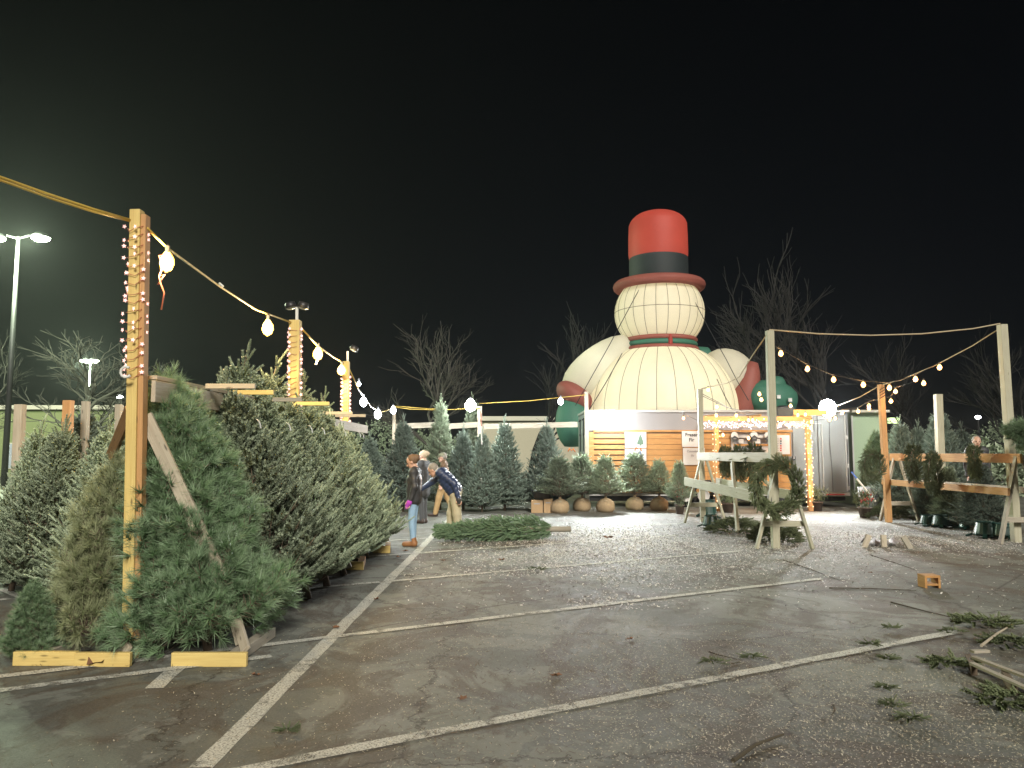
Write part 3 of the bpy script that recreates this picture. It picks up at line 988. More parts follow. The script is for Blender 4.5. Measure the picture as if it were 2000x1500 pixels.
# green tank / shed right of the trailer
sh = empty('metal_shed', (11.3, 25.8, 0), 'pale green metal shed at the right end of the trailer', 'shed')
a, b = at(1661, 806, 25.8), at(1700, 970, 25.8)
M['shed_green'] = plain('shed_green', (.30, .40, .27), .5, 0, .08, 1, .05)
mb = MB(); mb.box(((a.x + b.x) / 2 + .3, 27, a.z / 2), (b.x - a.x + .6, 2.4, a.z)); mb.build('wall', M['shed_green'], sh)
mb = MB(); mb.box(((a.x + b.x) / 2 + .3, 26.9, a.z + .04), (b.x - a.x + .7, 2.7, .08)); mb.build('roof', M['roof_pale'], sh)
mb = MB(); mb.beam((a.x + .02, 25.76, .4), (a.x + .02, 25.76, a.z - .1), .05, .05); mb.build('hinge_bar', M['white_metal'], sh)

# hedges and woods added as night darkness over the lit far ground
def hedge(name, pts, h, n, seed, label):
    r = np.random.default_rng(seed)
    pts = [np.array(p) for p in pts]; L = [np.linalg.norm(pts[i + 1] - pts[i]) for i in range(len(pts) - 1)]
    P_, D_ = [], []
    for _ in range(n):
        u = r.uniform(0, sum(L)); i = 0
        while u > L[i]: u -= L[i]; i += 1
        c = pts[i] + (pts[i + 1] - pts[i]) * u / L[i]
        z = h * r.random() ** .8 * (.75 + .25 * math.sin(c[0] * .31) * math.cos(c[0] * .13 + 2))
        P_.append((c[0] + r.normal(0, .6), c[1] + r.normal(0, .6), z)); D_.append(r.normal(0, 1, 3) + [0, 0, .5])
    v, f, s = inst(*SHOOT_LO, np.array(P_), np.array(D_), r.uniform(.5, 1.1, n), r.uniform(-.1, .1, n))
    o = link(name, np_mesh(name, v, f, M['fir'], shade=s)); tag(o, label, 'hedge', kind='stuff')
hedge('night_dark_woods', [(-120, 75), (-60, 84), (-4, 88), (40, 88), (80, 78), (140, 66)], 5.0, 16000, 21, 'added far-off mass of woods standing in for the night dark')
hedge('night_dark_hedge', [(12.5, 30), (24, 30.5), (48, 27)], 1.9, 3500, 22, 'added low hedge standing in for the dark beyond the right enclosure')

# ================================================================== INFLATABLE SNOWMAN
def fabric(name, col, trans=.55, rough=.6):
    m, nt, p = new_mat(name)
    tc = node(nt, 'ShaderNodeTexCoord')
    n = noise(nt, tc.outputs['Object'], 1.2, 5, .6)
    c = mixc(nt, ramp(nt, n, [(.3, 0.0), (.7, 1.0)]), [x * .90 for x in col], col)
    nt.links.new(c, p.inputs['Base Color']); p.inputs['Roughness'].default_value = rough
    t = node(nt, 'ShaderNodeBsdfTranslucent'); nt.links.new(c, t.inputs['Color'])
    mx = node(nt, 'ShaderNodeMixShader'); mx.inputs[0].default_value = trans
    nt.links.new(p.outputs[0], mx.inputs[1]); nt.links.new(t.outputs[0], mx.inputs[2])
    nt.links.new(mx.outputs[0], nt.nodes['Material Output'].inputs['Surface'])
    bump(nt, p, noise(nt, tc.outputs['Object'], 3, 4), .25, .03)
    return m
M['snow'] = fabric('cream_fabric', (.80, .77, .66))
M['snow_dusty'] = fabric('dusty_red_fabric', (.36, .11, .085), .35)
M['snow_red'] = fabric('red_fabric', (.52, .085, .065), .5)
M['snow_green'] = fabric('green_fabric', (.055, .19, .13), .3)
M['snow_band'] = plain('dark_band_fabric', (.012, .018, .02), .7, 0, .1, 2, .1)
M['seam'] = plain('seam_tape', (.15, .13, .09), .8, 0, .1, 5, 0)
SY = 29.5
sc_ = at(1291, 800, SY)
SX = sc_.x
snow = empty('inflatable_snowman', (SX, SY, 0), 'giant inflatable snowman in a red top hat seen from behind', 'inflatable')
def pz(py): return at(1291, py, SY).z
K = SY / 1500
def gores(partname, prof, n, a_off, rows):
    """body of revolution split into gore panels with dark recessed seams"""
    mb = MB()
    cage = MB()
    for k in range(n):
        a = 2 * PI * k / n + a_off
        pts = [(SX + r * math.cos(a), SY + r * math.sin(a), z) for r, z in prof]
        cage.tube(pts, .011, 4)
    for z, r in rows:
        pts = [(SX + (r) * math.cos(2 * PI * k / 48), SY + r * math.sin(2 * PI * k / 48), z) for k in range(49)]
        cage.tube(pts, .011, 4)
    part = cage.build(partname, M['seam'], snow)
    # one shared gore mesh turned about the axis
    g = MB(); cols = 6; v = []; da = 2 * PI / n
    for r, z in prof:
        for c in range(cols + 1):
            u = c / cols; bulge = 1 + .022 * math.sin(PI * u) ** .8 * .45
            a = da * u
            v.append((r * bulge * math.cos(a), r * bulge * math.sin(a), z))
    f = [(i * (cols + 1) + c, i * (cols + 1) + c + 1, (i + 1) * (cols + 1) + c + 1, (i + 1) * (cols + 1) + c) for i in range(len(prof) - 1) for c in range(cols)]
    me = bpy.data.meshes.new('panel'); me.from_pydata(v, [], f); me.materials.append(M['snow'])
    me.polygons.foreach_set('use_smooth', [True] * len(me.polygons))
    for k in range(n):
        o = bpy.data.objects.new('panel', me); COL.objects.link(o); o.parent = part
        o.rotation_euler = (0, 0, da * k + a_off)
    return part
# body dome
Rb, zc = 147 * K, pz(800) - .2
topz = pz(684)
prof = [(Rb * .80, .02), (Rb * .93, .9), (Rb * 1.0, zc - .5), (Rb, zc)]
for i in range(1, 13):
    t = i / 12 * math.radians(66)
    prof.append((Rb * math.cos(t) ** .84, zc + (topz - zc) / math.sin(math.radians(66)) * math.sin(t)))
rs = 720
zr = pz(722); rr_ = Rb * math.sqrt(max(0, 1 - ((zr - zc) * math.sin(math.radians(66)) / (topz - zc)) ** 2))
gores('body', prof, 26, -PI / 2, [(zr, rr_ * 1.004)])
hz, hr = pz(612), 87 * K
prof = [(hr * math.cos(t), hz + hr * .92 * math.sin(t)) for t in [math.radians(-56 + i * 120 / 16) for i in range(17)]]
gores('head', prof, 24, -PI / 2, [(hz + .02, hr * 1.008)])
# collar
cz0, cz1 = pz(690), pz(662); cr = 70 * K
for (z0, z1, mt, rr2) in ((cz0, cz0 + (cz1 - cz0) * .34, 'snow_dusty', 1.04), (cz0 + (cz1 - cz0) * .34, cz0 + (cz1 - cz0) * .70, 'snow_green', 1.0), (cz0 + (cz1 - cz0) * .70, cz1, 'snow_dusty', 1.0)):
    mb = MB(); h = (z1 - z0)
    mb.lathe([(cr * rr2 * .90, z0)] + [(cr * rr2 + .06 * math.sin(PI * i / 5), z0 + h * i / 5) for i in range(6)] + [(cr * rr2 * .90, z1)], (SX, SY, 0), 40)
    mb.build('scarf_band', M[mt], snow, True)
mb = MB(); mb.sphere((SX + .12, SY - cr - .02, (cz0 + cz1) / 2), (.09, .10, .28), 10, 8); mb.build('scarf_knot', M['snow_red'], snow, True)
mb = MB(); a, b = at(1352, 690, SY + 1), at(1398, 722, SY + 1.2)
mb.tube([a, a * .6 + b * .4 + Vector((0, -.1, .15)), b], [.30, .42, .25], 12); mb.build('scarf_tail', M['snow_green'], snow, True)
# hat
bz = pz(560)
mb = MB()
R1, r1 = 80 * K, 10.5 * K
ring = [(R1 + r1 * math.cos(t) , bz + r1 * math.sin(t) * .95) for t in [2 * PI * i / 12 for i in range(13)]]
mb.lathe(ring, (SX, SY, 0), 48, None, 0, 2 * PI, None)
mb.lathe([(R1 * .98, bz), (R1 * .6, bz + .02), (hr * .5, bz)], (SX, SY, 0), 40)
mb.build('hat_brim', M['snow_dusty'], snow, True)
hw = 58 * K
zb0, zb1 = bz + .10, pz(506)
mb = MB(); mb.lathe([(hw * .99, zb0), (hw, zb0 + .3), (hw * .995, zb1)], (SX, SY, 0), 40); mb.build('hat_band', M['snow_band'], snow, True)
zt = pz(416)
mb = MB(); pr = [(hw * .992, zb1)]
pr += [(hw * 1.01, zb1 + .2), (hw * 1.005, zt - 1.0)]
for i in range(1, 9):
    t = i / 8 * PI / 2; pr.append((hw * (.30 + .70 * math.cos(t)) if i < 8 else 0.001, zt - .62 + .62 * math.sin(t)))
mb.lathe(pr, (SX, SY, 0), 40, rmod=lambda a, z: 1 + .004 * math.sin(a * 9)); mb.build('hat_crown', M['snow_red'], snow, True)
# arms
def arm(p0, p1, r0, r1, mat, name, n=9, y=SY):
    pts = [p0.lerp(p1, i / (n - 1)) for i in range(n)]
    rr = [r0 + (r1 - r0) * i / (n - 1) for i in range(n)]
    rr = [r * math.sin(PI * min(1, max(.04, (i + .4) / (n - .2)))) ** .35 for i, r in enumerate(rr)]
    mb = MB(); mb.tube(pts, rr, 20); return mb.build(name, mat, snow, True)
AY = SY - .2
arm(at(1228, 668, AY), at(1112, 768, AY), .75, .92, M['snow'], 'arm')
arm(at(1134, 758, AY - .3), at(1110, 792, AY - .3), .84, .74, M['snow_dusty'], 'mitten_cuff')
arm(at(1117, 782, AY - .5), at(1117, 872, AY - .6), .66, .56, M['snow_green'], 'mitten')
arm(at(1375, 712, AY), at(1462, 752, AY), 1.0, 1.0, M['snow'], 'arm')
arm(at(1470, 708, AY - .6), at(1444, 822, AY - .6), .40, .60, M['snow_dusty'], 'mitten_cuff')
arm(at(1458, 774, AY - .7), at(1552, 782, AY - .7), .72, .66, M['snow_green'], 'mitten')
arm(at(1490, 765, AY - .8), at(1530, 744, AY - .8), .36, .34, M['snow_green'], 'thumb')
for px, py in ((1521, 775), (1543, 781)):
    c = at(px, py, AY - 1.42); mb = MB(); mb.box(c, (.13, .05, .13)); mb.build('patch', M['paper_white'], snow)
# guy ropes tied from the hat down to the ground and trailer roof
for (a, b) in ((at(1248, 566, SY - 1.2), at(1124, 792, SY - 2.6)), (at(1215, 690, SY - 2.4), at(1150, 802, HY + 1.2)), (at(1345, 566, SY - 1.2), at(1420, 705, SY - 1.8)), (at(1420, 705, SY - 1.8), at(1462, 782, HY + 2.4)), (at(1400, 740, SY - 3), at(1430, 800, HY + 2))):
    mb = MB(); mb.tube([a, a.lerp(b, .5) + Vector((0, 0, -.05)), b], .014, 5); mb.build('guy_rope', M['cable_black'], snow)
for (p, w_) in (((SX, SY, 1.6), 62), ((SX, SY, 3.4), 40), ((SX, SY, hz), 17), ((SX, SY, zt - 1.2), 7)):
    point_light('inner_lamp', p, w_, (1.0, .88, .60), .35, snow)
for p in (at(1170, 720, AY), at(1415, 735, AY)):
    point_light('inner_lamp', p, 5, (.95, 1.0, .85), .2, snow)
point_light('inner_lamp', at(1113, 830, AY - .5), 1.2, (.9, 1, .9), .2, snow)
point_light('inner_lamp', at(1505, 780, AY - .6), 1.5, (.9, 1, .9), .2, snow)

# ================================================================== STREET LAMPS
def street_lamp(px, pole_top, lamp_py, Y, label, heads, power, pr=.11, lit=True, dx=2.2):
    b = at(px, 885, Y); t = at(px, pole_top, Y)
    e = empty('street_lamp', (t.x, Y, 0), label, 'street lamp', 'lamps lighting the parking lot')
    mb = MB(); mb.tube([(t.x, Y, 0), (t.x, Y, t.z * .5), (t.x, Y, t.z)], [pr, pr * .85, pr * .55], 10); mb.build('pole', M['dark_metal'] , e, True)
    for s in heads:
        mb = MB(); hx = t.x + s * dx / 2
        mb.tube([(t.x, Y, t.z - .1), (t.x + s * dx * .25, Y, t.z + .05)], .05, 6); mb.build('bracket', M['dark_metal'], e)
        mb = MB(); mb.lathe([(.02, .2), (.25, .16), (.42, .02), (.44, -.04)], (hx, Y, t.z), 14); mb.build('lamp_head', M['dark_metal'], e, True)
        mb = MB(); mb.lathe([(.42, 0), (.40, -.08), (.25, -.17), (.01, -.20)], (hx, Y, t.z - .05), 14); mb.build('lens', M['lamp_green'] if lit else M['paper_white'], e, True)
        if lit: point_light('lamp_light', (hx, Y - .9, t.z - .45), power, (.80, 1.0, .66), .2, e)
    return e
street_lamp(36, 462, 455, 37, 'tall twin headed parking lot lamp at the far left edge', (-1, 1), 2800, pr=.15)
street_lamp(177, 703, 697, 66, 'smaller lit parking lot lamp beyond the bare tree at left', (-.55, .35), 2400, pr=.13, dx=1.6)
street_lamp(455, 742, 742, 70, 'dim unlit twin parking lot lamp behind the tree rail', (-1, 1), 0, pr=.12, lit=False, dx=1.8)
#@@P3
# ================================================================== BARE TREES
def bare_tree_mesh(name, h, seed, spread=.5, levels=6, trunk_r=.2, split=.22):
    r = random.Random(seed); mb = MB()
    def grow(p, d, L, rad, lv):
        n = 3; pts = [p]; q = p
        dd = d.copy()
        for i in range(n):
            dd = (dd + Vector((r.uniform(-.14, .14), r.uniform(-.14, .14), r.uniform(-.03, .10)))).normalized()
            q = q + dd * L / n; pts.append(q)
        mb.tube(pts, [rad, rad * .88, rad * .78, rad * .68], 6 if lv > 3 else 3, cap=False)
        if lv == 0: return
        k = 3 if lv > 1 else 2
        if lv == levels: k = 4
        for i in range(k):
            ax = Vector((r.gauss(0, 1), r.gauss(0, 1), r.gauss(0, .5))).normalized()
            side = (ax - dd * ax.dot(dd)).normalized()
            sp = spread * r.uniform(.6, 1.25)
            nd = (dd * math.cos(sp) + side * math.sin(sp)).normalized()
            j = r.choice([1, 2, 3]) if i else 3
            grow(pts[j], nd, L * r.uniform(.62, .86), rad * (.62 if i else .72), lv - 1)
    grow(Vector((0, 0, 0)), Vector((0, 0, 1)), h * split, trunk_r, levels)
    me = bpy.data.meshes.new(name)
    me.from_pydata([tuple(v) for v in mb.v], [], mb.f); me.materials.append(M['bark_lit' if seed != 9 else 'bark_dim'])
    zmax = max(v[2] for v in mb.v)
    return me, zmax
BT = [bare_tree_mesh('branches', 11, 3, .50, 6, .17, .30), bare_tree_mesh('branches', 12, 9, .42, 6, .20, .32), bare_tree_mesh('branches', 10, 15, .62, 6, .16, .26)]
def bare(px, top, Y, k, label, rz=0, wide=1.0):
    b = at(px, 885, Y); t = at(px, top, Y)
    me, zm = BT[k]
    e = empty('bare_tree', (b.x, Y, 0), label, 'tree', 'leafless trees behind the lot', rz)
    s = t.z / zm; e.scale = (s * wide, s * wide, s)
    link('limbs', me, e)
    return e
bare(120, 640, 47, 2, 'spreading bare tree in front of the lime lit shop', .5, 1.3)
bare(-20, 640, 44, 0, 'bare tree cut by the left picture edge', 2.0, 1.1)
bare(232, 770, 52, 2, 'low bushy bare tree left of the tall yellow post', 1.0, 1.5)
bare(857, 612, 40, 0, 'forked bare tree behind the tall slim fir of the back row', 0, 1.15)
bare(1036, 585, 44, 1, 'bare tree whose trunk rises before the beige store', 1.2, 1.1)
bare(1478, 480, 50, 1, 'dim tall bare tree just right of the red hat', 2.6)
bare(1662, 440, 52, 1, 'tallest faint bare tree above the trailer flood lamp', 4.0)
bare(1795, 640, 48, 1, 'faint bare tree above the pale festoon rope', 5.0)
bare(2015, 600, 40, 1, 'bare tree at the right picture edge', 3.0)

# ================================================================== CUT TREES
RAILX = -3.12
# right hand row leaning on the near rail
tree('pine_a', (-2.62, 6.8), 2.58, 'bushy long needled pine leaning right of the tall yellow post', 'pine tree', None, (-3.3, 7.25, 2.6), 0.4, wide=.98)
rowR = [(-2.42, 8.25, 'fir_c', 2.42, 'fir right behind the large pine'), (-2.38, 9.15, 'fir_a', 2.45, 'second fir behind the large pine, below the bare twig tops'),
        (-2.36, 10.0, 'fir_b', 2.42, 'third fir of the row, under the middle lit post'), (-2.34, 10.9, 'fir_c', 2.42, 'fourth fir of the row, just past the middle lit post'),
        (-2.34, 11.8, 'fir_a', 2.36, 'fifth fir of the row, before the furthest lit post'), (-2.36, 12.7, 'fir_b', 2.2, 'sixth fir of the row, below the furthest lit post'),
        (-2.40, 13.5, 'fir_c', 2.10, 'last fir of the rail row, next to the woman in jeans')]
for x, y, k, h, lab in rowR:
    tr = tree(k, (x, y), h, lab, group='firs leaning on the near rail', top=(x - .62, y + .05, 2.2), wide=.98)
    # curled white price tag tied to a branch
    bpy.context.view_layer.update()
    mb = MB(); c = Vector((x - .12 + random.uniform(-.1, .1), y - .55, 1.95)); s_ = .026
    v = []
    for i in range(7):
        a = i / 6 * 2.6; v += [c + Vector((s_ * math.cos(a) * 1.2, 0, s_ * math.sin(a) * 1.5 + .012 * i)), c + Vector((s_ * math.cos(a) * 1.2 + .006, .03, s_ * math.sin(a) * 1.5 + .012 * i))]
    mb.add(v, [(2 * i, 2 * i + 1, 2 * i + 3, 2 * i + 2) for i in range(6)])
    tg = mb.build('price_tag', M['tag'], None); tg.parent = tr; tg.matrix_parent_inverse = tr.matrix_world.inverted()
for x, y, k, h, lab in [(-3.85, 9.0, 'fir_a', 2.78, 'fir behind the rail with a bare leader, nearest the tall post'), (-3.9, 10.3, 'fir_b', 2.8, 'fir behind the rail, its twig tops left of the middle lit post'),
                        (-3.9, 11.7, 'fir_c', 2.7, 'fir behind the rail, right of the middle lit post'), (-3.9, 13.2, 'fir_a', 2.6, 'fir behind the rail at the furthest lit post')]:
    tree(k, (x, y), h, lab, group='firs on the far side of the rail', top=(x + .55, y + .1, 2.3))
# left hand group
for x, y, k, h, lab in [(-4.42, 8.3, 'fir_b', 1.92, 'brown green fir just left of the tall yellow post'), (-4.95, 9.0, 'fir_a', 1.95, 'dense fir second left of the tall yellow post'),
                        (-5.6, 9.2, 'fir_c', 1.95, 'dense fir in the middle of the left group'), (-6.2, 9.7, 'fir_b', 1.95, 'fir at the left picture edge, foremost there'),
                        (-5.3, 10.4, 'fir_c', 1.98, 'fir at the back of the left group'), (-6.6, 10.9, 'fir_a', 1.98, 'fir behind the leftmost one, at the picture edge')]:
    tree(k, (x, y), h, lab, group='firs of the left group', top=(x + .1, y + .25, 1.9), wide=.95)
pp = tree('pine_b', (-3.72, 7.0), 1.62, 'small pine with yellow bulb light painted on, low against the foot of the yellow post', 'pine tree', None, (-3.62, 7.1, 1.5), wide=.85)
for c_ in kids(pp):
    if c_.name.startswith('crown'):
        c_.material_slots[0].link = 'OBJECT'; c_.material_slots[0].material = M['pine_bulb_lit']
tree('pine_b', (-4.0, 6.55), .62, 'low pine bough tuft over the left base board', 'pine tree', None, None)
tree('blue_a', (-6.9, 12.4), 2.35, 'dark blue green fir between the two leftmost fence posts', group=None)
# back row under the far rail
for px, top, Y, k, w, lab in [(722, 848, 22.6, 'blue_b', 1.0, 'fir at the dark left end of the back row'), (788, 815, 22.6, 'blue_a', 1.05, 'fir at the first bulb of the back row, behind the woman'),
                              (860, 772, 23.4, 'slim', 1.2, 'tallest slim fir of the back row'), (922, 768, 24.6, 'slim', 1.15, 'fir with its bright tip at the white flood bulb'),
                              (905, 835, 22.9, 'blue_b', .95, 'fir behind the bending man'), (942, 838, 22.5, 'blue_a', .8, 'fir beside the white pole in the back row'),
                              (986, 818, 23.0, 'blue_b', 1.05, 'broad blue fir left of the bare trunk in the back row'), (1068, 822, 23.2, 'blue_a', 1.0, 'blue fir at the right end of the back row')]:
    b = at(px, 885, Y); t = at(px, top, Y)
    hh = t.z / 1.06
    tree(k, (b.x, Y), hh, lab, group='firs standing in the back row', wide=w * (CROWN[k][1] / hh) * (.92 if k != 'slim' else .85) )
# dark trees inside the right enclosure
for px, top, Y, k, w, lab in [(1712, 832, 22.8, 'pine_a', .9, 'dark slim tree right of the trailer end'), (1760, 818, 21.4, 'blue_a', 1.0, 'dark fir behind the wreath rail, left of centre'),
                              (1838, 800, 21.8, 'blue_b', 1.1, 'tallest dark fir behind the wreath rail'), (1880, 830, 22.4, 'blue_a', .9, 'dark fir behind the rail left of the watching man'),
                              (1795, 826, 23.2, 'blue_b', 1.0, 'dark fir at the back of the right enclosure')]:
    b = at(px, 885, Y); t = at(px, top, Y)
    hh = t.z / 1.06
    tree(k, (b.x, Y), hh, lab, group='dark trees in the right enclosure', wide=w * 1.0)
tree('pine_b', at(2110, 872, 13.6), 1.35, 'pine bough reaching in sideways at the right picture edge', 'pine tree', top=at(1935, 832, 13.6))
for i, (px, py) in enumerate(((1815, 1018), (1862, 1024), (1905, 1024), (1945, 1030))):
    q = gd(px, py)
    tree('fir_b' if i % 2 else 'blue_b', (q.x, q.y + .1), (1.15, 1.35, 1.3, 1.1)[i], ['short fir in a stand, leftmost under the wreath rail', 'short fir in a stand, second under the wreath rail', 'short fir in a stand, third under the wreath rail', 'short fir in a stand, beside the A-frame legs'][i], group='short stand firs under the rail', wide=1.25)
tree('blue_a', (at(1915, 900, 16.9).x, 16.9), 1.45, 'bushy fir in front of the watching person', group='dark trees in the right enclosure', wide=1.25)
# balled trees before the trailer
def burlap_ball(e, r, h):
    mb = MB(); rr = random.Random(int(r * 1000))
    k1, k2 = rr.uniform(0, 6), rr.uniform(0, 6)
    prof = [(.02, 0), (r * .78, .0), (r * .98, h * .22), (r, h * .48), (r * .86, h * .75), (r * .5, h * .93), (r * .16, h * 1.0), (r * .13, h * 1.12), (.01, h * 1.13)]
    mb.lathe(prof, (0, 0, 0), 20, rmod=lambda a, z: 1 + .05 * math.sin(3 * a + k1 + z * 6) + .035 * math.sin(9 * a + k2 - z * 14))
    o = mb.build('root_ball', M['burlap'], e, True)
    mb = MB(); mb.tube([(r * 1.01 * math.cos(a) * (1 - .25 * abs(math.sin(a * 2))), r * 1.01 * math.sin(a) * (1 - .25 * abs(math.sin(a * 2))), h * (.5 + .35 * math.sin(a * 2 + k1))) for a in [2 * PI * i / 24 for i in range(25)]], .008, 4)
    mb.build('cord', M['rope'], o)
ORIG = Vector((0, 0, 0))
balls = [(1094, 1002, 886, 'leftmost balled tree, beside the cardboard boxes', 1.4), (1137, 998, 882, 'second balled tree, at the trailer corner', 1.45), (1183, 1000, 884, 'balled tree in dark burlap before the bright slats', 1.15),
         (1240, 996, 878, 'balled tree with an orange ribbon under the posters', 1.35), (1288, 997, 893, 'balled tree right of the poster pair', 1.1)]
for px, py, top, lab, w in balls:
    q = gd(px, py); t = at(px, top, q.y)
    e = empty('balled_tree', q, lab, 'potted tree', 'small balled trees before the trailer')
    ORG[e.name] = ORIG
    burlap_ball(e, .27, .40)
    ORG[e.name] = q
    hh = t.z - .36; s = hh / 1.25
    c = link('crown', CROWN['small'][0], e, (0, 0, .34)); c.scale = (s * w * 1.15, s * w * 1.15, s); c.rotation_euler = (0, 0, random.uniform(0, 6))
    c = link('trunk', TRUNK['small'], e, (0, 0, .34)); c.scale = (s, s, s)
for px, py, Y in ((1246, 878, 22.2), (1116, 880, 22.0)):
    c = at(px, py, Y); mb = MB()
    mb.tube([c + Vector((-.10, 0, -.03)), c + Vector((-.05, 0, .06)), c, c + Vector((.05, -.02, .05)), c + Vector((.11, 0, -.04))], [.015, .03, .02, .03, .015], 6)
    tag(mb.build('ribbon', M['ribbon'], None, True), 'orange ribbon on the balled tree ' + ('under the posters' if px > 1200 else 'by the trailer corner'), 'ribbon')
# dwarf conifer in a pot with berries and foliage
def pot(e, r, h, mat='terracotta'):
    mb = MB(); mb.lathe([(.01, 0), (r * .75, 0), (r, h), (r * 1.08, h), (r * 1.08, h * .9), (r, h * .9)], (0, 0, 0), 16)
    mb.lathe([(r * .98, h * .9), (.01, h * .92)], (0, 0, 0), 16)
    return mb.build('pot', M[mat], e, True)
def leaf_tuft(n, r, h, seed, wid=.03, L=(.12, .3)):
    rr = np.random.default_rng(seed)
    v, f, s = [], [], []
    for k in range(n):
        a = rr.uniform(0, 2 * PI); el = rr.uniform(.1, 1.2); d = np.array([math.sin(el) * math.cos(a), math.sin(el) * math.sin(a), math.cos(el)])
        t = np.cross(d, rr.normal(size=3)); t /= np.linalg.norm(t); Lk = rr.uniform(*L)
        p = np.array([rr.normal(0, r * .4), rr.normal(0, r * .4), h * rr.random()]); b = len(v)
        v += [tuple(p - t * wid / 2), tuple(p + t * wid / 2), tuple(p + d * Lk)]; s += [0, 0, .5]; f.append((b, b + 1, b + 2))
    return np.array(v), np.array(f), np.array(s)
def potted(px, py, top, label, kind):
    q = gd(px, py); e = empty('potted_plant', q, label, 'potted plant', 'plants in pots around the trailer')
    ORG[e.name] = ORIG
    t = at(px, top, q.y).z
    if kind == 'fir':
        pot(e, .13, .26); 
        c = link('crown', CROWN['small'][0], e, (0, 0, .26)); s = (t - .28) / 1.25; c.scale = (s * .95, s * .95, s)
        v, f, sh_ = leaf_tuft(160, .25, .45, 5, .012, (.15, .35)); link('grass_leaves', np_mesh('grass_leaves', v, f, M['bough'], shade=sh_), e, (-.02, -.1, .2))
        mb = MB()
        for _ in range(24): mb.sphere((random.gauss(-.05, .08), random.gauss(-.12, .04), .62 + random.gauss(0, .06)), .022, 6, 4)
        mb.build('berries', M['berry'], e, True)
    else:
        pot(e, .17, .27)
        v, f, sh_ = leaf_tuft(220, .28, .35, px, .025, (.1, .26)); link('leaves', np_mesh('leaves', v, f, M['bough'], shade=sh_), e, (0, 0, .27))
        if kind == 'berry':
            mb = MB()
            for _ in range(20): mb.sphere((random.gauss(0, .10), random.gauss(-.06, .06), .5 + random.gauss(0, .08)), .03, 6, 4)
            mb.build('flowers', M['berry'], e, True)
    ORG[e.name] = q
potted(1328, 1004, 895, 'dwarf conifer with red berries and grass in a pot', 'fir')
potted(1596, 998, 952, 'potted plant at the foot of the lit right post', 'leaf')
potted(1422, 1001, 975, 'dark pot with sparse plant by the left lit post', 'leaf')
potted(1690, 1011, 975, 'small pot with red flowers left of the wreath rail', 'berry')

# lying netted fir on the ground
def lying():
    a, b = gd(1112, 1052), gd(866, 1058)
    e = empty('felled_fir', (a + b) / 2, 'netted fir lying on the asphalt before the bending man', 'fir tree')
    r = np.random.default_rng(77); ax = np.array((b - a).normalized()); L = (b - a).length
    sp, sd, segs, rad = [], [], [], []
    A = np.array(a) - np.array(ORG[e.name])
    for i in range(2300):
        t = r.random() ** .8 * .90 + .14
        rr = .27 * (1 - max(0, t - .55) * 1.5) * (.55 if t < .2 else 1) * math.sqrt(r.random())
        th = r.uniform(0, 2 * PI)
        p = A + ax * L * t + np.array([0, math.cos(th) * rr * 1.2, .20 + math.sin(th) * rr * .85])
        p[2] = max(.03, p[2])
        sp.append(p); sd.append(ax * 1.0 + np.array([0, math.cos(th) * .55, math.sin(th) * .55]) + r.normal(0, .28, 3))
    for i in range(60):
        t = r.uniform(.1, .8); th = r.uniform(0, 2 * PI)
        s0 = A + ax * L * t + np.array([0, 0, .2]); segs.append((s0, s0 + ax * .4 + np.array([0, math.cos(th) * .2, abs(math.sin(th)) * .18]))); rad.append(.008)
    sp, sd = np.array(sp), np.array(sd)
    v, f, s = inst(*SHOOT[0], sp, sd, r.uniform(.10, .15, len(sp)), r.choice([-.1, 0, .2], len(sp)))
    tv, tf = twigs(segs, rad)
    V, F, S, I = combine([(v, f, s, 0), (tv, tf, np.zeros(len(tv)), 1)])
    link('crown', np_mesh('crown', V, F, [M['fir_green'], M['bark']], I, S), e)
    mb = MB(); u = Vector(ax)
    mb.tube([a - u * .02 + Vector((0, 0, .19)), a + u * .5 + Vector((0, 0, .2)), a + u * 1.9 + Vector((0, 0, .2))], [.062, .055, .02], 10); mb.build('trunk', M['lumber_grey'], e, True)
lying()

# ================================================================== WREATHS, BOUGHS, STANDS
def wreath_mesh(R, r, n, seed, shoot=(.075, .115)):
    g_ = np.random.default_rng(seed); sp, sd = [], []
    for i in range(n):
        a = g_.uniform(0, 2 * PI); b = g_.uniform(0, 2 * PI); q = r * math.sqrt(g_.random())
        rad = np.array([math.cos(a), 0, math.sin(a)]); tan = np.array([-math.sin(a), 0, math.cos(a)]); out = rad * math.cos(b) + np.array([0, 1, 0]) * math.sin(b)
        sp.append(rad * R + out * q); sd.append(tan * .9 + out * g_.uniform(.3, 1.1) + g_.normal(0, .25, 3))
    sp, sd = np.array(sp), np.array(sd)
    v, f, s = inst(*SHOOT[1], sp, sd, g_.uniform(*shoot, n), g_.choice([-.1, 0, .1], n))
    ring = MB(); ring.tube([(R * math.cos(2 * PI * k / 24), 0, R * math.sin(2 * PI * k / 24)) for k in range(25)], .012, 5)
    tv = np.array(ring.v); tf = []
    for q in ring.f:
        for k in range(1, len(q) - 1): tf.append((q[0], q[k], q[k + 1]))
    V, F, S, I = combine([(v, f, s, 0), (tv, np.array(tf), np.zeros(len(tv)), 1)])
    return np_mesh('wreath', V, F, [M['bough'], M['bark']], I, S)
WR = [wreath_mesh(.365, .09, 1200, 1), wreath_mesh(.26, .10, 620, 2, (.08, .12))]
def wreath(c, k, label, rz=0, rx=0, s=1.0, group='evergreen wreaths hung on rails'):
    o = bpy.data.objects.new('wreath', WR[k]); COL.objects.link(o); o.location = c; o.rotation_euler = (rx, 0, rz); o.scale = (s, s, s * 1.05)
    return tag(o, label, 'wreath', group)
wreath(at(1518, 952, 13.55), 0, 'large round wreath on the front A-frame of the sawhorse', .15, .06, 1.08)
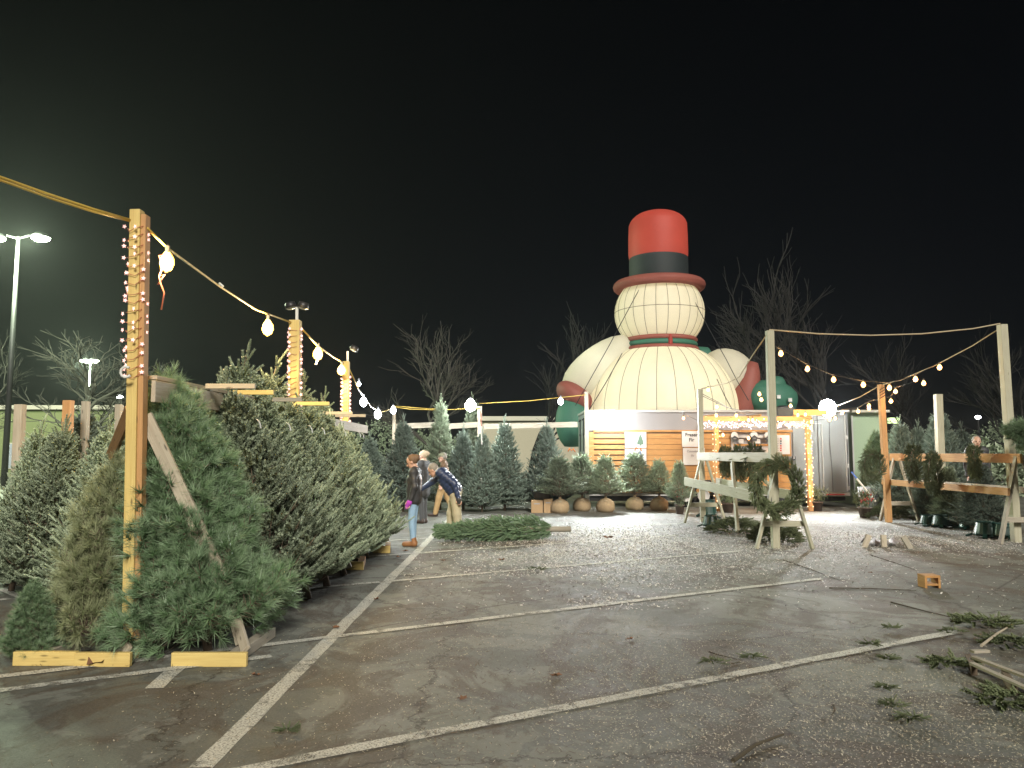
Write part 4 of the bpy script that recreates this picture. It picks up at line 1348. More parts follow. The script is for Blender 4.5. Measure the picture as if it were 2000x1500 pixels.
for px, py, Y, k, s, rz, lab in ((1396, 902, 17.6, 1, .95, 1.2, 'wreath on the sawhorse beam nearest its far end'), (1423, 905, 16.7, 1, 1.0, 1.1, 'middle wreath hanging behind the sawhorse beam'), (1450, 905, 15.8, 1, 1.05, 1.0, 'wreath on the sawhorse beam next to the large one'),
                               (1712, 910, 18.4, 1, 1.0, .4, 'leftmost wreath on the right rail'), (1793, 905, 16.6, 1, 1.05, .9, 'second wreath on the right rail, partly behind the big one'), (1832, 925, 16.1, 0, .9, .8, 'big long wreath hanging lowest on the right rail'), (1912, 903, 15.3, 1, .9, 1.0, 'wreath on the right rail below the watching man')):
    wreath(at(px, py, Y) + (Vector((.24, 0, 0)) if px < 1500 else Vector((-.12, -.05, 0))), k, lab, rz, 0, s)
def bough_pile(c, rx, ry, h, n, seed, name, label, mat='bough', shoot=(.10, .16), kind=None):
    g_ = np.random.default_rng(seed); sp, sd = [], []
    for i in range(n):
        a = g_.uniform(0, 2 * PI); q = math.sqrt(g_.random())
        x, y = rx * q * math.cos(a), ry * q * math.sin(a)
        z = h * (1 - q ** 2) * g_.uniform(.5, 1.0) + .03
        sp.append((x, y, z)); sd.append((math.cos(a + .4) * .9 + g_.normal(0, .3), math.sin(a + .4) * .9 + g_.normal(0, .3), g_.uniform(-.1, .35)))
    v, f, s = inst(*SHOOT[2], np.array(sp), np.array(sd), g_.uniform(*shoot, n), g_.choice([-.1, 0, .1], n))
    o = link(name, np_mesh(name, v, f, M[mat], shade=s), None, c)
    return tag(o, label, 'bough pile', kind=kind)
bough_pile(gd(1440, 1040), .62, .5, .30, 700, 1, 'bough_pile', 'heap of cut boughs under the left sawhorse')
bough_pile(gd(1515, 1058), .45, .45, .42, 600, 2, 'bough_pile', 'heap of boughs behind the front A-frame legs')
bough_pile(gd(1750, 1012), .75, .5, .42, 900, 3, 'bough_pile', 'bank of boughs on the ground under the wreath rail')
bough_pile(gd(1835, 1005), .8, .5, .75, 900, 6, 'bough_pile', 'dark mound of greenery in the right enclosure')
bough_pile(gd(1925, 1222), .26, .16, .05, 80, 4, 'bough_pile', 'dark bough clump lying by the right pallet stick', 'bough')
bough_pile(gd(1985, 1262), .22, .12, .05, 60, 5, 'bough_pile', 'bough clump behind the broken pallet', 'bough')
bough_pile(gd(1978, 1378), .22, .12, .05, 80, 7, 'bough_pile', 'flat bough in front of the broken pallet', 'bough')
bough_pile(gd(1860, 1302), .15, .07, .03, 45, 8, 'bough_pile', 'small bough left of the broken pallet', 'bough')
for i, (px, py, s) in enumerate(((1050, 1116, .17), (1470, 1290, .10), (1395, 1300, .12), (1735, 1292, .08), (1732, 1350, .07), (1780, 1412, .10), (1742, 1232, .08), (1700, 1264, .10), (560, 1435, .05), (1745, 1385, .09), (1860, 1240, .12))):
    bough_pile(gd(px, py), s * .8, s * .5, s * .2, int(20 + s * 160), 20 + i, 'fir_sprig', ['green sprig on the asphalt midway to the sawhorse', 'small sprig right of the middle stall line', 'sprig beside a fallen twig in the foreground', 'sprig in the chips left of the pallet', 'sprig lower in the foreground chips', 'sprig at the lower edge of the chip drift', 'sprig above the long painted line', 'sprig lying on the long painted line', 'tiny green sprig at the lower left', 'sprig between two others in the chips', 'sprig at the end of the long painted line'][i], 'bough', (.04, .07))
# tree stands
def stand_mesh():
    mb = MB()
    mb.lathe([(.01, .04), (.17, .04), (.20, .08), (.19, .10), (.145, .30), (.155, .32), (.13, .32), (.12, .12), (.01, .11)], (0, 0, 0), 20)
    for k in range(4):
        a = PI / 4 + k * PI / 2; c, s = math.cos(a), math.sin(a)
        mb.beam((c * .12, s * .12, .10), (c * .30, s * .30, .02), .07, .04)
        mb.tube([(c * .20, s * .20, .26), (c * .05, s * .05, .27)], .010, 6)
    me = bpy.data.meshes.new('tree_stand'); me.from_pydata([tuple(v) for v in mb.v], [], mb.f); me.materials.append(M['green_plastic'])
    return me
SM = stand_mesh()
for i, (px, py, s, z, tl) in enumerate(((1382, 1024, 1.0, 0, 0), (1388, 1030, .85, 0, .5), (1812, 1027, .8, 0, 0), (1838, 1030, .9, 0, .3), (1868, 1030, .75, 0, .6), (1888, 1034, .7, 0, .1), (1925, 1050, 1.0, 0, .2), (1958, 1052, .95, 0, .8))):
    o = bpy.data.objects.new('tree_stand', SM); COL.objects.link(o); q = gd(px, py)
    if i == 0: q = gd(1384, 1012)
    o.location = (q.x, q.y, 0); o.rotation_euler = (0, 0, tl); o.scale = (s * 1.15, s * 1.15, s * (1.5 if i == 0 else 1))
    tag(o, ['tall dark green tree stand left of the bough heap', 'low dark green stand in front of the tall one', 'stand at the left end of the row under the right rail', 'second stand under the right rail', 'third stand under the right rail, by a pale cap', 'small stand fourth from the left under the right rail', 'large stand just left of the right A-frame leg', 'stand between the right A-frame legs'][i], 'tree stand', 'tree stands on the ground')

# ================================================================== TIMBER POSTS, RACKS, SAWHORSES
def post(px, top, base_xy, label, mat, w=.13, lean_px=None):
    b = Vector((base_xy[0], base_xy[1], 0)); t = at(px, top, base_xy[1])
    mb = MB(); mb.beam(b, (t.x, t.y, t.z), w, w, (0, 1, 0))
    return tag(mb.build('timber_post', M[mat], None, False, .006), label, 'post', 'tall timber posts'), b, t
q = at(259, 1150, 6.55); b = gd(257, 1275)
P1, p1b, p1t = post(268, 411, (at(258, 1150, 6.6).x, 6.6), 'nearest tall yellow post, wrapped in star lights', 'pine_yellow', .092)
mb = MB(); mb.beam((p1b.x + .072, 6.62, 0), (p1t.x + .066, 6.62, p1t.z - .04), .045, .09, (0, 1, 0)); mb.build('shaded_side', M['pine_orange'], None, False, .004)  # added orange strip stands in for the post's shaded side face
o = bpy.data.objects['shaded_side']; o.parent = P1; o.location = Vector(o.location) - Vector(P1.location)
P2, p2b, p2t = post(577, 626, (at(578, 885, 11.0).x, 11.0), 'middle tall post, orange lit, with a twin lamp on top', 'pine_yellow', .15)
P3, p3b, p3t = post(676, 706, (at(676, 885, 14.3).x, 14.3), 'furthest tall yellow post of the rail, with a small lamp on top', 'pine_yellow', .12)
P4, p4b, p4t = post(770, 800, (at(770, 885, 24.2).x, 24.2), 'short pale post at the left end of the back row', 'lumber_pale', .10)
P5, p5b, p5t = post(937, 793, (at(938, 885, 24.2).x, 24.2), 'pale post beside the bright bulb in the back row', 'lumber_pale', .14)
P6, p6b, p6t = post(1145, 765, (at(1146, 885, 24.2).x, 24.2), 'pale post at the left corner of the trailer', 'lumber_grey', .12)
P7, p7b, p7t = post(1367, 760, (at(1370, 885, 19.3).x, 19.3), 'pale post at the far end of the left sawhorse', 'treated', .12)
P8, p8b, p8t = post(1503, 646, (at(1513, 885, 13.9).x, 14.0), 'tall pale post at the near end of the left sawhorse', 'treated', .13)
P9, p9b, p9t = post(1957, 634, (at(1975, 885, 14.9).x, 14.9), 'tall pale post at the right picture edge', 'treated', .14)
P10, _, p10t = post(1720, 751, (at(1730, 885, 19.2).x, 19.2), 'orange lit post behind the left end of the wreath rail', 'pine_orange', .13)
P11, _, p11t = post(1832, 770, (at(1835, 885, 19.4).x, 19.4), 'short post standing among the dark trees', 'treated', .16)
# back wood strip on P8
for i, (px, top, Y) in enumerate(((40, 790, 11.4), (134, 782, 11.6), (168, 784, 12.2), (233, 790, 11.5))):
    post(px, top, (at(px - 2, 885, Y).x, Y), ['leftmost short post above the left firs', 'short reddish post above the left firs, second from the left', 'short grey post above the left firs, third from the left', 'short grey post close to the tall yellow post'][i], ('lumber_pale', 'pine_orange', 'lumber_grey', 'lumber_grey')[i], (.12, .12, .10, .09)[i])

rack = empty('tree_rack', (-3.0, 6.6, 0), 'near timber rail on A-frames that the leaning firs rest on', 'rack')
rz = 2.24
mb = MB(); mb.beam((-3.14, 6.7, rz), (-3.10, 8.5, rz), .04, .19); mb.build('rail_board', M['lumber_pale'], rack, False, .004)
mb = MB(); mb.beam((-3.10, 8.52, rz + .01), (-3.06, 12.4, rz - .03), .04, .19); mb.build('rail_board', M['lumber_pale'], rack, False, .004)
mb = MB(); mb.beam((-3.06, 12.42, rz - .03), (-3.02, 16.0, rz - .05), .04, .16); mb.build('rail_board', M['lumber_pale'], rack)
mb = MB(); mb.beam((-3.2, 6.8, rz + .13), (-3.05, 9.4, rz + .10), .09, .035); mb.build('top_plank', M['lumber_pale'], rack, False, .003)
for y, x0, x1, m_ in ((7.75, -3.1, -2.60, 'lumber_pale'), (8.55, -3.15, -2.66, 'pine_yellow'), (9.7, -3.3, -2.66, 'lumber_grey'), (10.5, -3.2, -2.5, 'pine_yellow'), (13.0, -3.2, -2.7, 'lumber_pale'), (13.9, -3.2, -2.65, 'lumber_pale')):
    mb = MB(); mb.beam((x0, y, rz + .135), (x1, y, rz + .135), .035, .05); mb.build('cross_slat', M[m_], rack, False, .003)
for y in (7.2, 10.9, 14.2):
    mb = MB(); mb.beam((-3.14, y, rz - .02), (-2.28, y - .55 if y < 8 else y, .1), .10, .035, (0, 1, 0)); mb.build('leg', M['lumber_pale'], rack, False, .004)
    if y > 8: mb = MB(); mb.beam((-3.14, y, rz - .02), (-4.05, y, .1), .10, .035, (0, 1, 0)); mb.build('leg', M['lumber_pale'], rack, False, .004)
ya = gd(120, 1300).y
for (xa, xb, yy, m_) in ((at(26, 1285, ya).x, at(150, 1285, ya).x, ya + .01, 'pine_yellow'), (at(150, 1285, ya).x, at(259, 1285, ya).x, ya - .02, 'pine_yellow'), (at(338, 1285, ya).x, at(485, 1285, ya).x, ya - .02, 'pine_yellow')):
    mb = MB(); mb.box(((xa + xb) / 2, yy, .055), (xb - xa - .004, .045, .11)); mb.build('base_board', M[m_], rack, False, .004)
for px in (75, 225, 452):
    c = at(px, 1280, ya); mb = MB(); mb.beam((c.x, ya + .03, .05), (c.x + .02, ya + .95, .05), .09, .09); mb.build('base_board', M['lumber_grey'], rack, False, .004)
for (pa, pb) in (((215, 1225), (250, 1272)), ((455, 1222), (480, 1270))):
    a, b = at(pa[0], pa[1], ya + .5), at(pb[0], pb[1], ya + .04); b.z = max(b.z, .06)
    mb = MB(); mb.beam(a + Vector((0, 0, .15)), b, .08, .035, (0, 1, 0)); mb.build('brace', M['lumber_pale'], rack, False, .004)
for px, py in ((690, 1113), (745, 1080), (62, 1118)):
    q = gd(px, py); mb = MB(); mb.box((q.x, q.y, .06), (.30 if px > 100 else .2, .05, .12)); mb.build('foot_block', M['pine_yellow'], rack, False, .004)
    mb = MB(); mb.beam((q.x + .1, q.y + .04, .06), (q.x + .0, q.y + .7, .06), .09, .10); mb.build('foot_block', M['pine_orange'], rack)
# broad pale boards braced onto the tall yellow post
a, b = at(286, 812, 6.72), at(420, 1180, 6.32)
mb = MB(); mb.beam((a.x, 6.70, a.z), (b.x, 6.66, b.z), .12, .035, (0, 1, 0)); o = mb.build('post_brace', M['lumber_pale'], None, False, .004)
o.parent = P1; o.location = Vector(o.location) - Vector(P1.location)
a, b = at(252, 806, 6.66), at(212, 900, 8.6)
mb = MB(); mb.beam((a.x, 6.66, a.z), (b.x, b.y, b.z), .13, .035, (0, 1, 0)); o = mb.build('post_brace', M['pine_orange'], None, False, .004)
o.parent = P1; o.location = Vector(o.location) - Vector(P1.location)
# nails
for k in range(9):
    z = 2.35 - k * .22 + random.uniform(-.05, .05)
# far rail
rk = empty('far_rail', (-2.5, 24.3, 0), 'pale horizontal rail carrying the back row of firs', 'rail')
for (pa, pb, m_) in ((768, 868, 'lumber_pale'), (870, 938, 'lumber_pale'), (940, 1128, 'lumber_grey')):
    a, b = at(pa, 833, 24.3), at(pb, 829, 24.3)
    mb = MB(); mb.beam(a, b, .05, .17); mb.build('rail_board', M['lumber_grey'], rk)
for px in (860, 1070):
    a = at(px, 838, 24.4); mb = MB(); mb.beam((a.x, 24.46, 0), (a.x, 24.46, a.z), .09, .09); mb.build('leg', M['lumber_grey'], rk)
# leaning pole
a, b = gd(946, 995), at(940, 935, 22.0); mb = MB(); mb.tube([a, (b.x, b.y, b.z)], .022, 8)
tag(mb.build('white_pole', M['tag']), 'thin white pole leaning in the back row of firs', 'pole')
a, b = at(939, 803, 21.5), at(941, 868, 21.5)
br = empty('broom', (a.x, 21.5, 0), 'broom with a red and white handle hung on the back row post', 'broom')
mb = MB(); mb.tube([a, a.lerp(b, .45)], .018, 8); mb.build('handle', M['cord_red'], br)
mb = MB(); mb.tube([a.lerp(b, .45), b], .016, 8); mb.build('handle', M['tag'], br)

def sawhorse(root_loc, label, ends, beam, low, mat, mid=True):
    e = empty('sawhorse', root_loc, label, 'sawhorse', 'long timber sawhorses for wreaths')
    for (x, y, half, z) in ends:
        for s in (-1, 1):
            mb = MB(); mb.beam((x + s * half, y, .0), (x + s * .05, y, z), .05, .095, (0, 1, 0)); mb.build('leg', M[mat], e, False, .004)
        hz_ = z * .27; hw_ = half * (1 - .27) + .02
        mb = MB(); mb.beam((x - hw_, y + .06, hz_), (x + hw_, y + .06, hz_), .04, .10); mb.build('spreader', M[mat], e, False, .004)
    for (a, b, w, h, mt) in beam + low:
        mb = MB(); mb.beam(a, b, w, h); mb.build('board', M[mt], e, False, .004)
    return e
z1 = 1.60
sawhorse((4.9, 14, 0), 'long pale sawhorse left of the trailer flood, hung with wreaths', [(4.86, 13.9, .50, 1.62), (4.72, 19.0, .50, 1.62)],
         [((4.80, 13.75, z1 + .02), (4.62, 19.2, z1 + .02), .045, .19, 'lumber_pale')],
         [((4.42, 13.75, .90), (4.28, 19.15, 1.01), .04, .20, 'treated'), ((5.20, 13.95, .92), (5.05, 19.1, 1.0), .04, .18, 'treated')], 'treated')
for (a, b) in (((4.62, 16.2, 1.5), (4.35, 15.0, .2)), ((4.80, 15.9, 1.5), (5.1, 15.0, .98))):
    mb = MB(); mb.beam(a, b, .05, .09, (0, 1, 0)); o = mb.build('brace', M['treated'], bpy.data.objects['sawhorse'])
rx0, rx1 = at(1722, 892, 19.0), at(1990, 892, 14.6)
sawhorse((9.8, 15, 0), 'long sawhorse rail at the right hung with wreaths', [(9.60, 14.6, .45, 1.66), (9.72, 19.5, .48, 1.62)],
         [((9.54, 14.45, 1.60), (9.66, 19.7, 1.60), .045, .18, 'pine_orange')], [((9.27, 14.45, .98), (9.38, 19.6, .98), .045, .14, 'pine_orange'), ((9.95, 14.7, .98), (10.08, 19.4, .98), .045, .12, 'lumber_pale')], 'lumber_grey')
# cut off trestle feet and short studs lying near
for i, (px, dx, m_) in enumerate(((1688, .10, 'lumber_pale'), (1727, 0, 'lumber_pale'), (1779, -.12, 'lumber_grey'))):
    q = gd(px, 1069 + (3 if i == 2 else 0)); mb = MB(); mb.beam(q, q + Vector((dx, .02, .22)), .095, .05, (0, 1, 0))
    tag(mb.build('timber_stub', M[m_], None, False, .004), ['short pale stud standing on the asphalt, left of three', 'short pale stud standing on the asphalt, middle of three', 'short grey stud standing on the asphalt, right of three'][i], 'timber', 'short studs standing on the asphalt')
mb = MB(); a, b = gd(1700, 1068), gd(1778, 1070); rr = random.Random(4)
n = 14; v = []
for i in range(n + 1):
    for j in range(3):
        x = a.x + (b.x - a.x) * i / n; y = a.y + .05 + j * .18; v.append((x, y, .02 + .13 * math.sin(PI * j / 2 * .9 + .3) * (.6 + .4 * math.sin(i * 1.7 + j)) + rr.uniform(0, .02)))
mb.add(v, [(i * 3 + j, (i + 1) * 3 + j, (i + 1) * 3 + j + 1, i * 3 + j + 1) for i in range(n) for j in range(2)])
tag(mb.build('crumpled_tarp', M['grey_panel'], None, True), 'crumpled grey tarp between the short studs', 'tarp')
# broken pallet and block at lower right
pal = empty('broken_pallet', gd(1960, 1330), 'broken timber pallet cut by the right picture edge', 'pallet')
a, b = gd(1900, 1318), gd(2040, 1385); d = (b - a).normalized()
mb = MB(); mb.beam(a + Vector((0, 0, .085)), b + Vector((0, 0, .085)), .045, .018); mb.build('board', M['lumber_grey'], pal)
mb = MB(); mb.beam(a + Vector((.12, .18, .085)), b + Vector((.2, .2, .085)), .045, .018); mb.build('board', M['lumber_grey'], pal)
for t in (.03, .62, .95):
    c = a.lerp(b, t); mb = MB(); mb.beam(c + Vector((0, 0, .036)), c + Vector((.16, .36, .036)), .04, .07); mb.build('stringer', M['bark'], pal)
mb = MB(); a = gd(1900, 1300); mb.beam((a.x, a.y, .11), (a.x + .14, a.y + .02, .11), .05, .02); mb.build('board', M['lumber_grey'], pal)
mb = MB(); a, b = gd(1918, 1285), gd(1975, 1225); mb.tube([a + Vector((0, 0, .1)), a.lerp(b, .5) + Vector((0, 0, .07)), b + Vector((0, 0, .02))], [.012, .01, .006], 6)
tag(mb.build('stick', M['lumber_pale']), 'pale stick leaning over the broken pallet', 'stick')
q = gd(1815, 1147); mb = MB()
fw, fh, dd = .20, .16, .18
for bx in ((0, 0, fh - .015, fw, .03), (-fw / 2 + .015, 0, fh / 2 - .015, .03, fh - .032), (fw / 2 - .015, 0, fh / 2 - .015, .03, fh - .032), (0, 0, .045, fw - .064, .025)):
    mb.box((q.x + bx[0], q.y, bx[2]), (bx[3], dd, bx[4]))
tag(mb.build('wooden_box', M['clad'], None, False, .003), 'small open wooden box on the asphalt at the right', 'box')
for i, (pa, pb, r_) in enumerate((((1432, 1492), (1530, 1440), .014), ((1620, 1150), (1790, 1155), .008), ((1740, 1178), (1890, 1215), .008), ((1530, 1095), (1640, 1135), .007), ((1385, 1275), (1450, 1292), .005), ((1445, 1295), (1420, 1308), .004), ((1700, 1085), (1790, 1115), .006), ((1628, 1380), (1624, 1400), .006), ((1890, 1215), (1960, 1205), .007))):
    a, b = gd(*pa), gd(*pb); m_ = a.lerp(b, .5) + Vector((random.uniform(-.04, .04), random.uniform(-.05, .05), 0))
    mb = MB(); up_ = Vector((0, 0, r_ + .004)); mb.tube([a + up_, a.lerp(m_, .6) + up_, m_ + up_, b + up_], [r_, r_ * .9, r_ * .8, r_ * .4], 6)
    tag(mb.build('twig', M['stick']), ['thick dark twig in the near foreground', 'thin straight twig below the short studs', 'long twig toward the dark bough clump', 'thin twig running from the sawhorse feet', 'short twig beside the foreground sprig', 'tiny twig tip under the foreground sprig', 'fine twig right of the short studs', 'tiny upright twig in the chips at lower right', 'twig end touching the dark bough clump'][i], 'twig')
mb = MB(); a, b = gd(1470, 1052), gd(1500, 1063)
mb.beam(a + Vector((0, 0, .03)), b + Vector((0, 0, .03)), .05, .02); mb.beam(a + Vector((.1, .08, .028)), b + Vector((.22, .04, .028)), .035, .018)
tag(mb.build('lath_offcuts', M['tag']), 'pale lath offcuts at the foot of the front A-frame', 'timber')
# dead leaves
def leafmesh(s, seed):
    rr = random.Random(seed); v = [(0, 0, .01)]; n = 12
    for k in range(n):
        a = 2 * PI * k / n; q = s * (1 if k % 2 else .55) * rr.uniform(.8, 1.1); v.append((q * math.cos(a), q * math.sin(a) * .75, .008 + s * .5 * abs(math.sin(a * 1.5 + seed)) * rr.uniform(.3, 1)))
    me = bpy.data.meshes.new('dead_leaf'); me.from_pydata(v, [], [(0, 1 + k, 1 + (k + 1) % n) for k in range(n)]); me.materials.append(M['dead_leaf']); return me
LEAFL = ['largest brown leaf clump on the bright chips before the balled trees', 'brown dead leaf at the toes of the tan boots', 'brown dead leaf just nearer than the tan boots', 'dead leaf on the asphalt nearer than the lying fir tip', 'dead leaf on the asphalt nearer than the lying fir middle',
 'small dark leaf in the bright chip patch', 'dead leaf where two painted lines cross', 'dead leaf between the two near stall lines', 'small leaf on the pale patch in mid foreground', 'tiny leaf below the crumpled tarp', 'curled brown leaf against the left yellow base board', 'curled brown leaf against the right yellow base board',
 'small pale leaf right of the right base board', 'dead leaf on the near long brown drift', 'dead leaf on the long painted line past the crossing']
LM = [leafmesh(.07, i) for i in range(4)]
for i, (px, py, s) in enumerate(((1188, 1052, 1.6), (790, 1078, 1.1), (778, 1090, 1), (865, 1096, .8), (980, 1095, .9), (1190, 1080, .6), (655, 1228, .8), (905, 1368, .8), (1230, 1250, .6), (1700, 1120, .6), (195, 1300, 2.0), (420, 1297, 1.4), (500, 1320, .6), (1085, 1322, .8), (735, 1172, .7))):
    q = gd(px, py); o = bpy.data.objects.new('dead_leaf', LM[i % 4]); COL.objects.link(o); o.location = (q.x, q.y, .004); o.scale = (s, s, s); o.rotation_euler = (0, 0, i)
    tag(o, LEAFL[i], 'leaf', 'dead leaves scattered on the asphalt')
# cardboard boxes with a black bowl of bits
q = gd(1049, 1002)
for i, (dx, w, h) in enumerate(((0, .34, .36), (.32, .27, .40))):
    mb = MB(); mb.box((q.x + dx, q.y + .2, h / 2), (w - .01, .34, h)); o = tag(mb.build('cardboard_box', M['cardboard'], None, False, .004), ['cardboard box left of the pair under the black tub', 'cardboard box right of the pair under the black tub'][i], 'box', 'cardboard boxes by the balled trees')
    mb = MB(); mb.box((q.x + dx, q.y + .026, h * .72), (w * .5, .004, .03)); mb.build('printed_mark', M['print_grey'], o)
mb = MB(); mb.lathe([(.01, .41), (.24, .41), (.31, .60), (.33, .61), (.33, .64), (.30, .64), (.24, .5), (.01, .5)], (q.x + .16, q.y + .2, 0), 20)
tub = tag(mb.build('black_tub', M['black_plastic'], None, True), 'black tub of small bits on the cardboard boxes', 'tub')
mb = MB()
for _ in range(26): mb.sphere((q.x + .16 + random.uniform(-.2, .2), q.y + .2 + random.uniform(-.2, .2), .62 + random.uniform(-.02, .05)), random.uniform(.02, .035), 6, 4)
mb.build('contents', M['dark_metal'], tub)
# blue handled shovel by the trailer end, white tote
a, b = at(1663, 922, 21.5), at(1694, 960, 21.0)
tl = empty('long_pole_tool', (b.x, 21.2, 0), 'pale pole tool with a blue grip leaning right of the trailer', 'tool')
mb = MB(); mb.tube([a, a.lerp(b, .35)], .025, 8); mb.build('grip', M['blue'], tl)
mb = MB(); e2 = b + (b - a) * .5; mb.tube([a.lerp(b, .35), e2], .025, 8); mb.build('shaft', M['tag'], tl)
q = gd(1700, 1006); mb = MB(); mb.lathe([(.01, 0), (.24, 0), (.32, .75), (.30, .75), (.23, .05)], (q.x + .15, q.y + .3, 0), 20)
tag(mb.build('grey_barrel', M['hut_grey'], None, True), 'pale grey tub behind the left wreath rail leg', 'tub')
#@@P4
# ================================================================== LAMPS AND LIGHT STRINGS
def catenary(a, b, sag, n=14):
    return [a.lerp(b, i / n) - Vector((0, 0, sag * 4 * (i / n) * (1 - i / n))) for i in range(n + 1)]
def on(pts, t):
    k = t * (len(pts) - 1); i = min(int(k), len(pts) - 2); return pts[i].lerp(pts[i + 1], k - i)
TOPY = {1: 6.6, 2: 11.0, 3: 14.3, 4: 21.5, 5: 21.8, 6: 24.0}
st = empty('festoon_string', (-3.1, 6.6, 0), 'yellow cable with caged bulbs running along the tall yellow posts', 'light string')
def cable(pts, r, mat, parent, name='cable'):
    mb = MB(); mb.tube(pts, r, 5); return mb.build(name, M[mat], parent, True)
segs = [([at(-60, 320, 5.2), at(0, 346, 5.45), at(90, 378, 5.85), at(180, 408, 6.2), at(262, 432, 6.6)], .012),
        ([at(-60, 325, 5.2), at(0, 352, 5.45), at(100, 388, 5.85), at(180, 413, 6.2), at(262, 434, 6.6)], .010),
        ([at(288, 446, 6.6), at(330, 487, 7.2), at(430, 560, 8.6), at(500, 605, 9.8), at(572, 631, 11.0)], .012),
        ([at(584, 636, 11.0), at(620, 675, 12.2), at(650, 697, 13.4), at(672, 710, 14.3)], .014),
        ([at(681, 718, 14.3), at(700, 760, 16), at(725, 795, 18), at(745, 805, 19.5), at(770, 797, 24.0)], .013),
        ([at(770, 795, 24.0), at(800, 799, 24), at(860, 801, 24), at(937, 797, 24)], .012),
        ([at(770, 793, 24), at(820, 797, 24), at(870, 800, 24), at(937, 798, 24)], .010),
        ([at(937, 788, 24), at(1030, 783, 24), at(1060, 780, 24), at(1145, 771, 24.0)], .012)]
for pts, r in segs: cable(pts, r, 'cable_yellow', st)
def caged_bulb(px, py, Y, w, h, mat, power, col, light_r=.05, cage=True, hang=None):
    c = at(px, py, Y); K_ = Y / 1500; R_, H_ = w * K_ / 2, h * K_ / 2
    mb = MB(); mb.lathe([(.01, -H_), (R_ * .7, -H_ * .7), (R_ * .98, -H_ * .2), (R_ * .9, H_ * .3), (R_ * .5, H_ * .8), (R_ * .3, H_)], c, 14)
    o = mb.build('bulb', mat, st, True)
    mb = MB(); mb.lathe([(.02, H_ * .98), (.024, H_ * 1.0 + .06), (.01, H_ + .08)], c, 10); mb.build('socket', M['dark_metal'], o)
    if cage:
        mb = MB()
        for k in range(6):
            a = 2 * PI * k / 6
            mb.tube([c + Vector((math.cos(a) * R_ * q, math.sin(a) * R_ * q, H_ * z)) for q, z in ((.35, 1.02), (.95, .35), (1.06, -.2), (.75, -.75), (.05, -1.05))], .0035, 4)
        mb.build('cage', M['cable_yellow'], o)
    if power: point_light('bulb_light', c + Vector((0, -R_ * 1.15 - light_r - .03, -H_ * .2)), power, col, light_r, st)
    return c
WARM, COOL = (1.0, .72, .34), (.93, .98, 1.0)
caged_bulb(326, 512, 7.1, 27, 40, M['warm_bulb'], 34, WARM)
caged_bulb(523, 640, 10.1, 21, 32, M['warm_bulb'], 40, WARM)
caged_bulb(621, 691, 12.2, 18, 26, M['warm_bulb'], 40, WARM)
caged_bulb(667, 723, 14.0, 16, 20, M['warm_bulb'], 30, WARM)
caged_bulb(701, 750, 15.7, 8, 9, M['white_bulb'], 6, COOL, cage=False)
caged_bulb(710, 785, 17.0, 15, 19, M['white_bulb'], 45, COOL, cage=False)
caged_bulb(738, 809, 18.9, 14, 19, M['white_bulb'], 50, COOL, cage=False)
caged_bulb(768, 801, 23.6, 11, 16, M['white_bulb'], 20, COOL, cage=False)
caged_bulb(919, 792, 23.0, 22, 24, M['flood_lens'], 60, COOL, cage=False)
caged_bulb(1095, 784, 23.2, 11, 14, M['white_bulb'], 25, COOL, cage=False)
c = at(318, 545, 7.05); mb = MB()
mb.tube([at(338, 497, 7.15), at(310, 500, 7.1), at(318, 520, 7.05), at(311, 540, 7.0), at(314, 555, 7.0), at(321, 572, 7.0), at(315, 605, 7.0)], .008, 5)
mb.tube([at(311, 540, 7.0), at(322, 536, 7.0), at(308, 556, 7.0)], .007, 5)
mb.build('red_tie', M['cord_red'], st, True)
mb = MB(); mb.tube([at(428, 553, 8.55), at(436, 560, 8.55)], .014, 5); mb.tube([at(620, 703, 12.2), at(617, 712, 12.2)], .014, 5); mb.build('clip', M['tag'], st)

# twin heads on the posts
def twin_lamp(px, py, Y, label, k):
    t = at(px, py, Y)
    e = empty('post_lamp', t, label, 'lamp', 'small flood lamps on the timber posts')
    b = at(px, py + (30 if k == 0 else 22), Y)
    mb = MB(); mb.beam(b, t, .035, .03, (0, 1, 0)); mb.build('bracket', M['tag'], e)
    for s in ((-1, 1) if k == 0 else (1,)):
        cx = t.x + s * (.09 if k == 0 else .12)
        mb = MB(); mb.lathe([(.02, .06), (.07, .05), (.085, -.03), (.075, -.035)], (cx, Y, t.z + (.02 if k == 0 else .05)), 14, Matrix.Rotation(s * (.5 if k else .25), 3, 'Y'))
        h = mb.build('lamp_head', M['dark_metal'], e, True)
        mb = MB(); mb.lathe([(.074, -.03), (.05, -.05), (.005, -.055)], (cx, Y, t.z + (.02 if k == 0 else .05)), 14, Matrix.Rotation(s * (.5 if k else .25), 3, 'Y'))
        mb.build('lens', M['glass_frost'], h, True)
twin_lamp(580, 600, 11.0, 'twin headed lamp on top of the middle tall post', 0)
twin_lamp(679, 686, 14.3, 'single tilted lamp on top of the furthest tall post', 1)

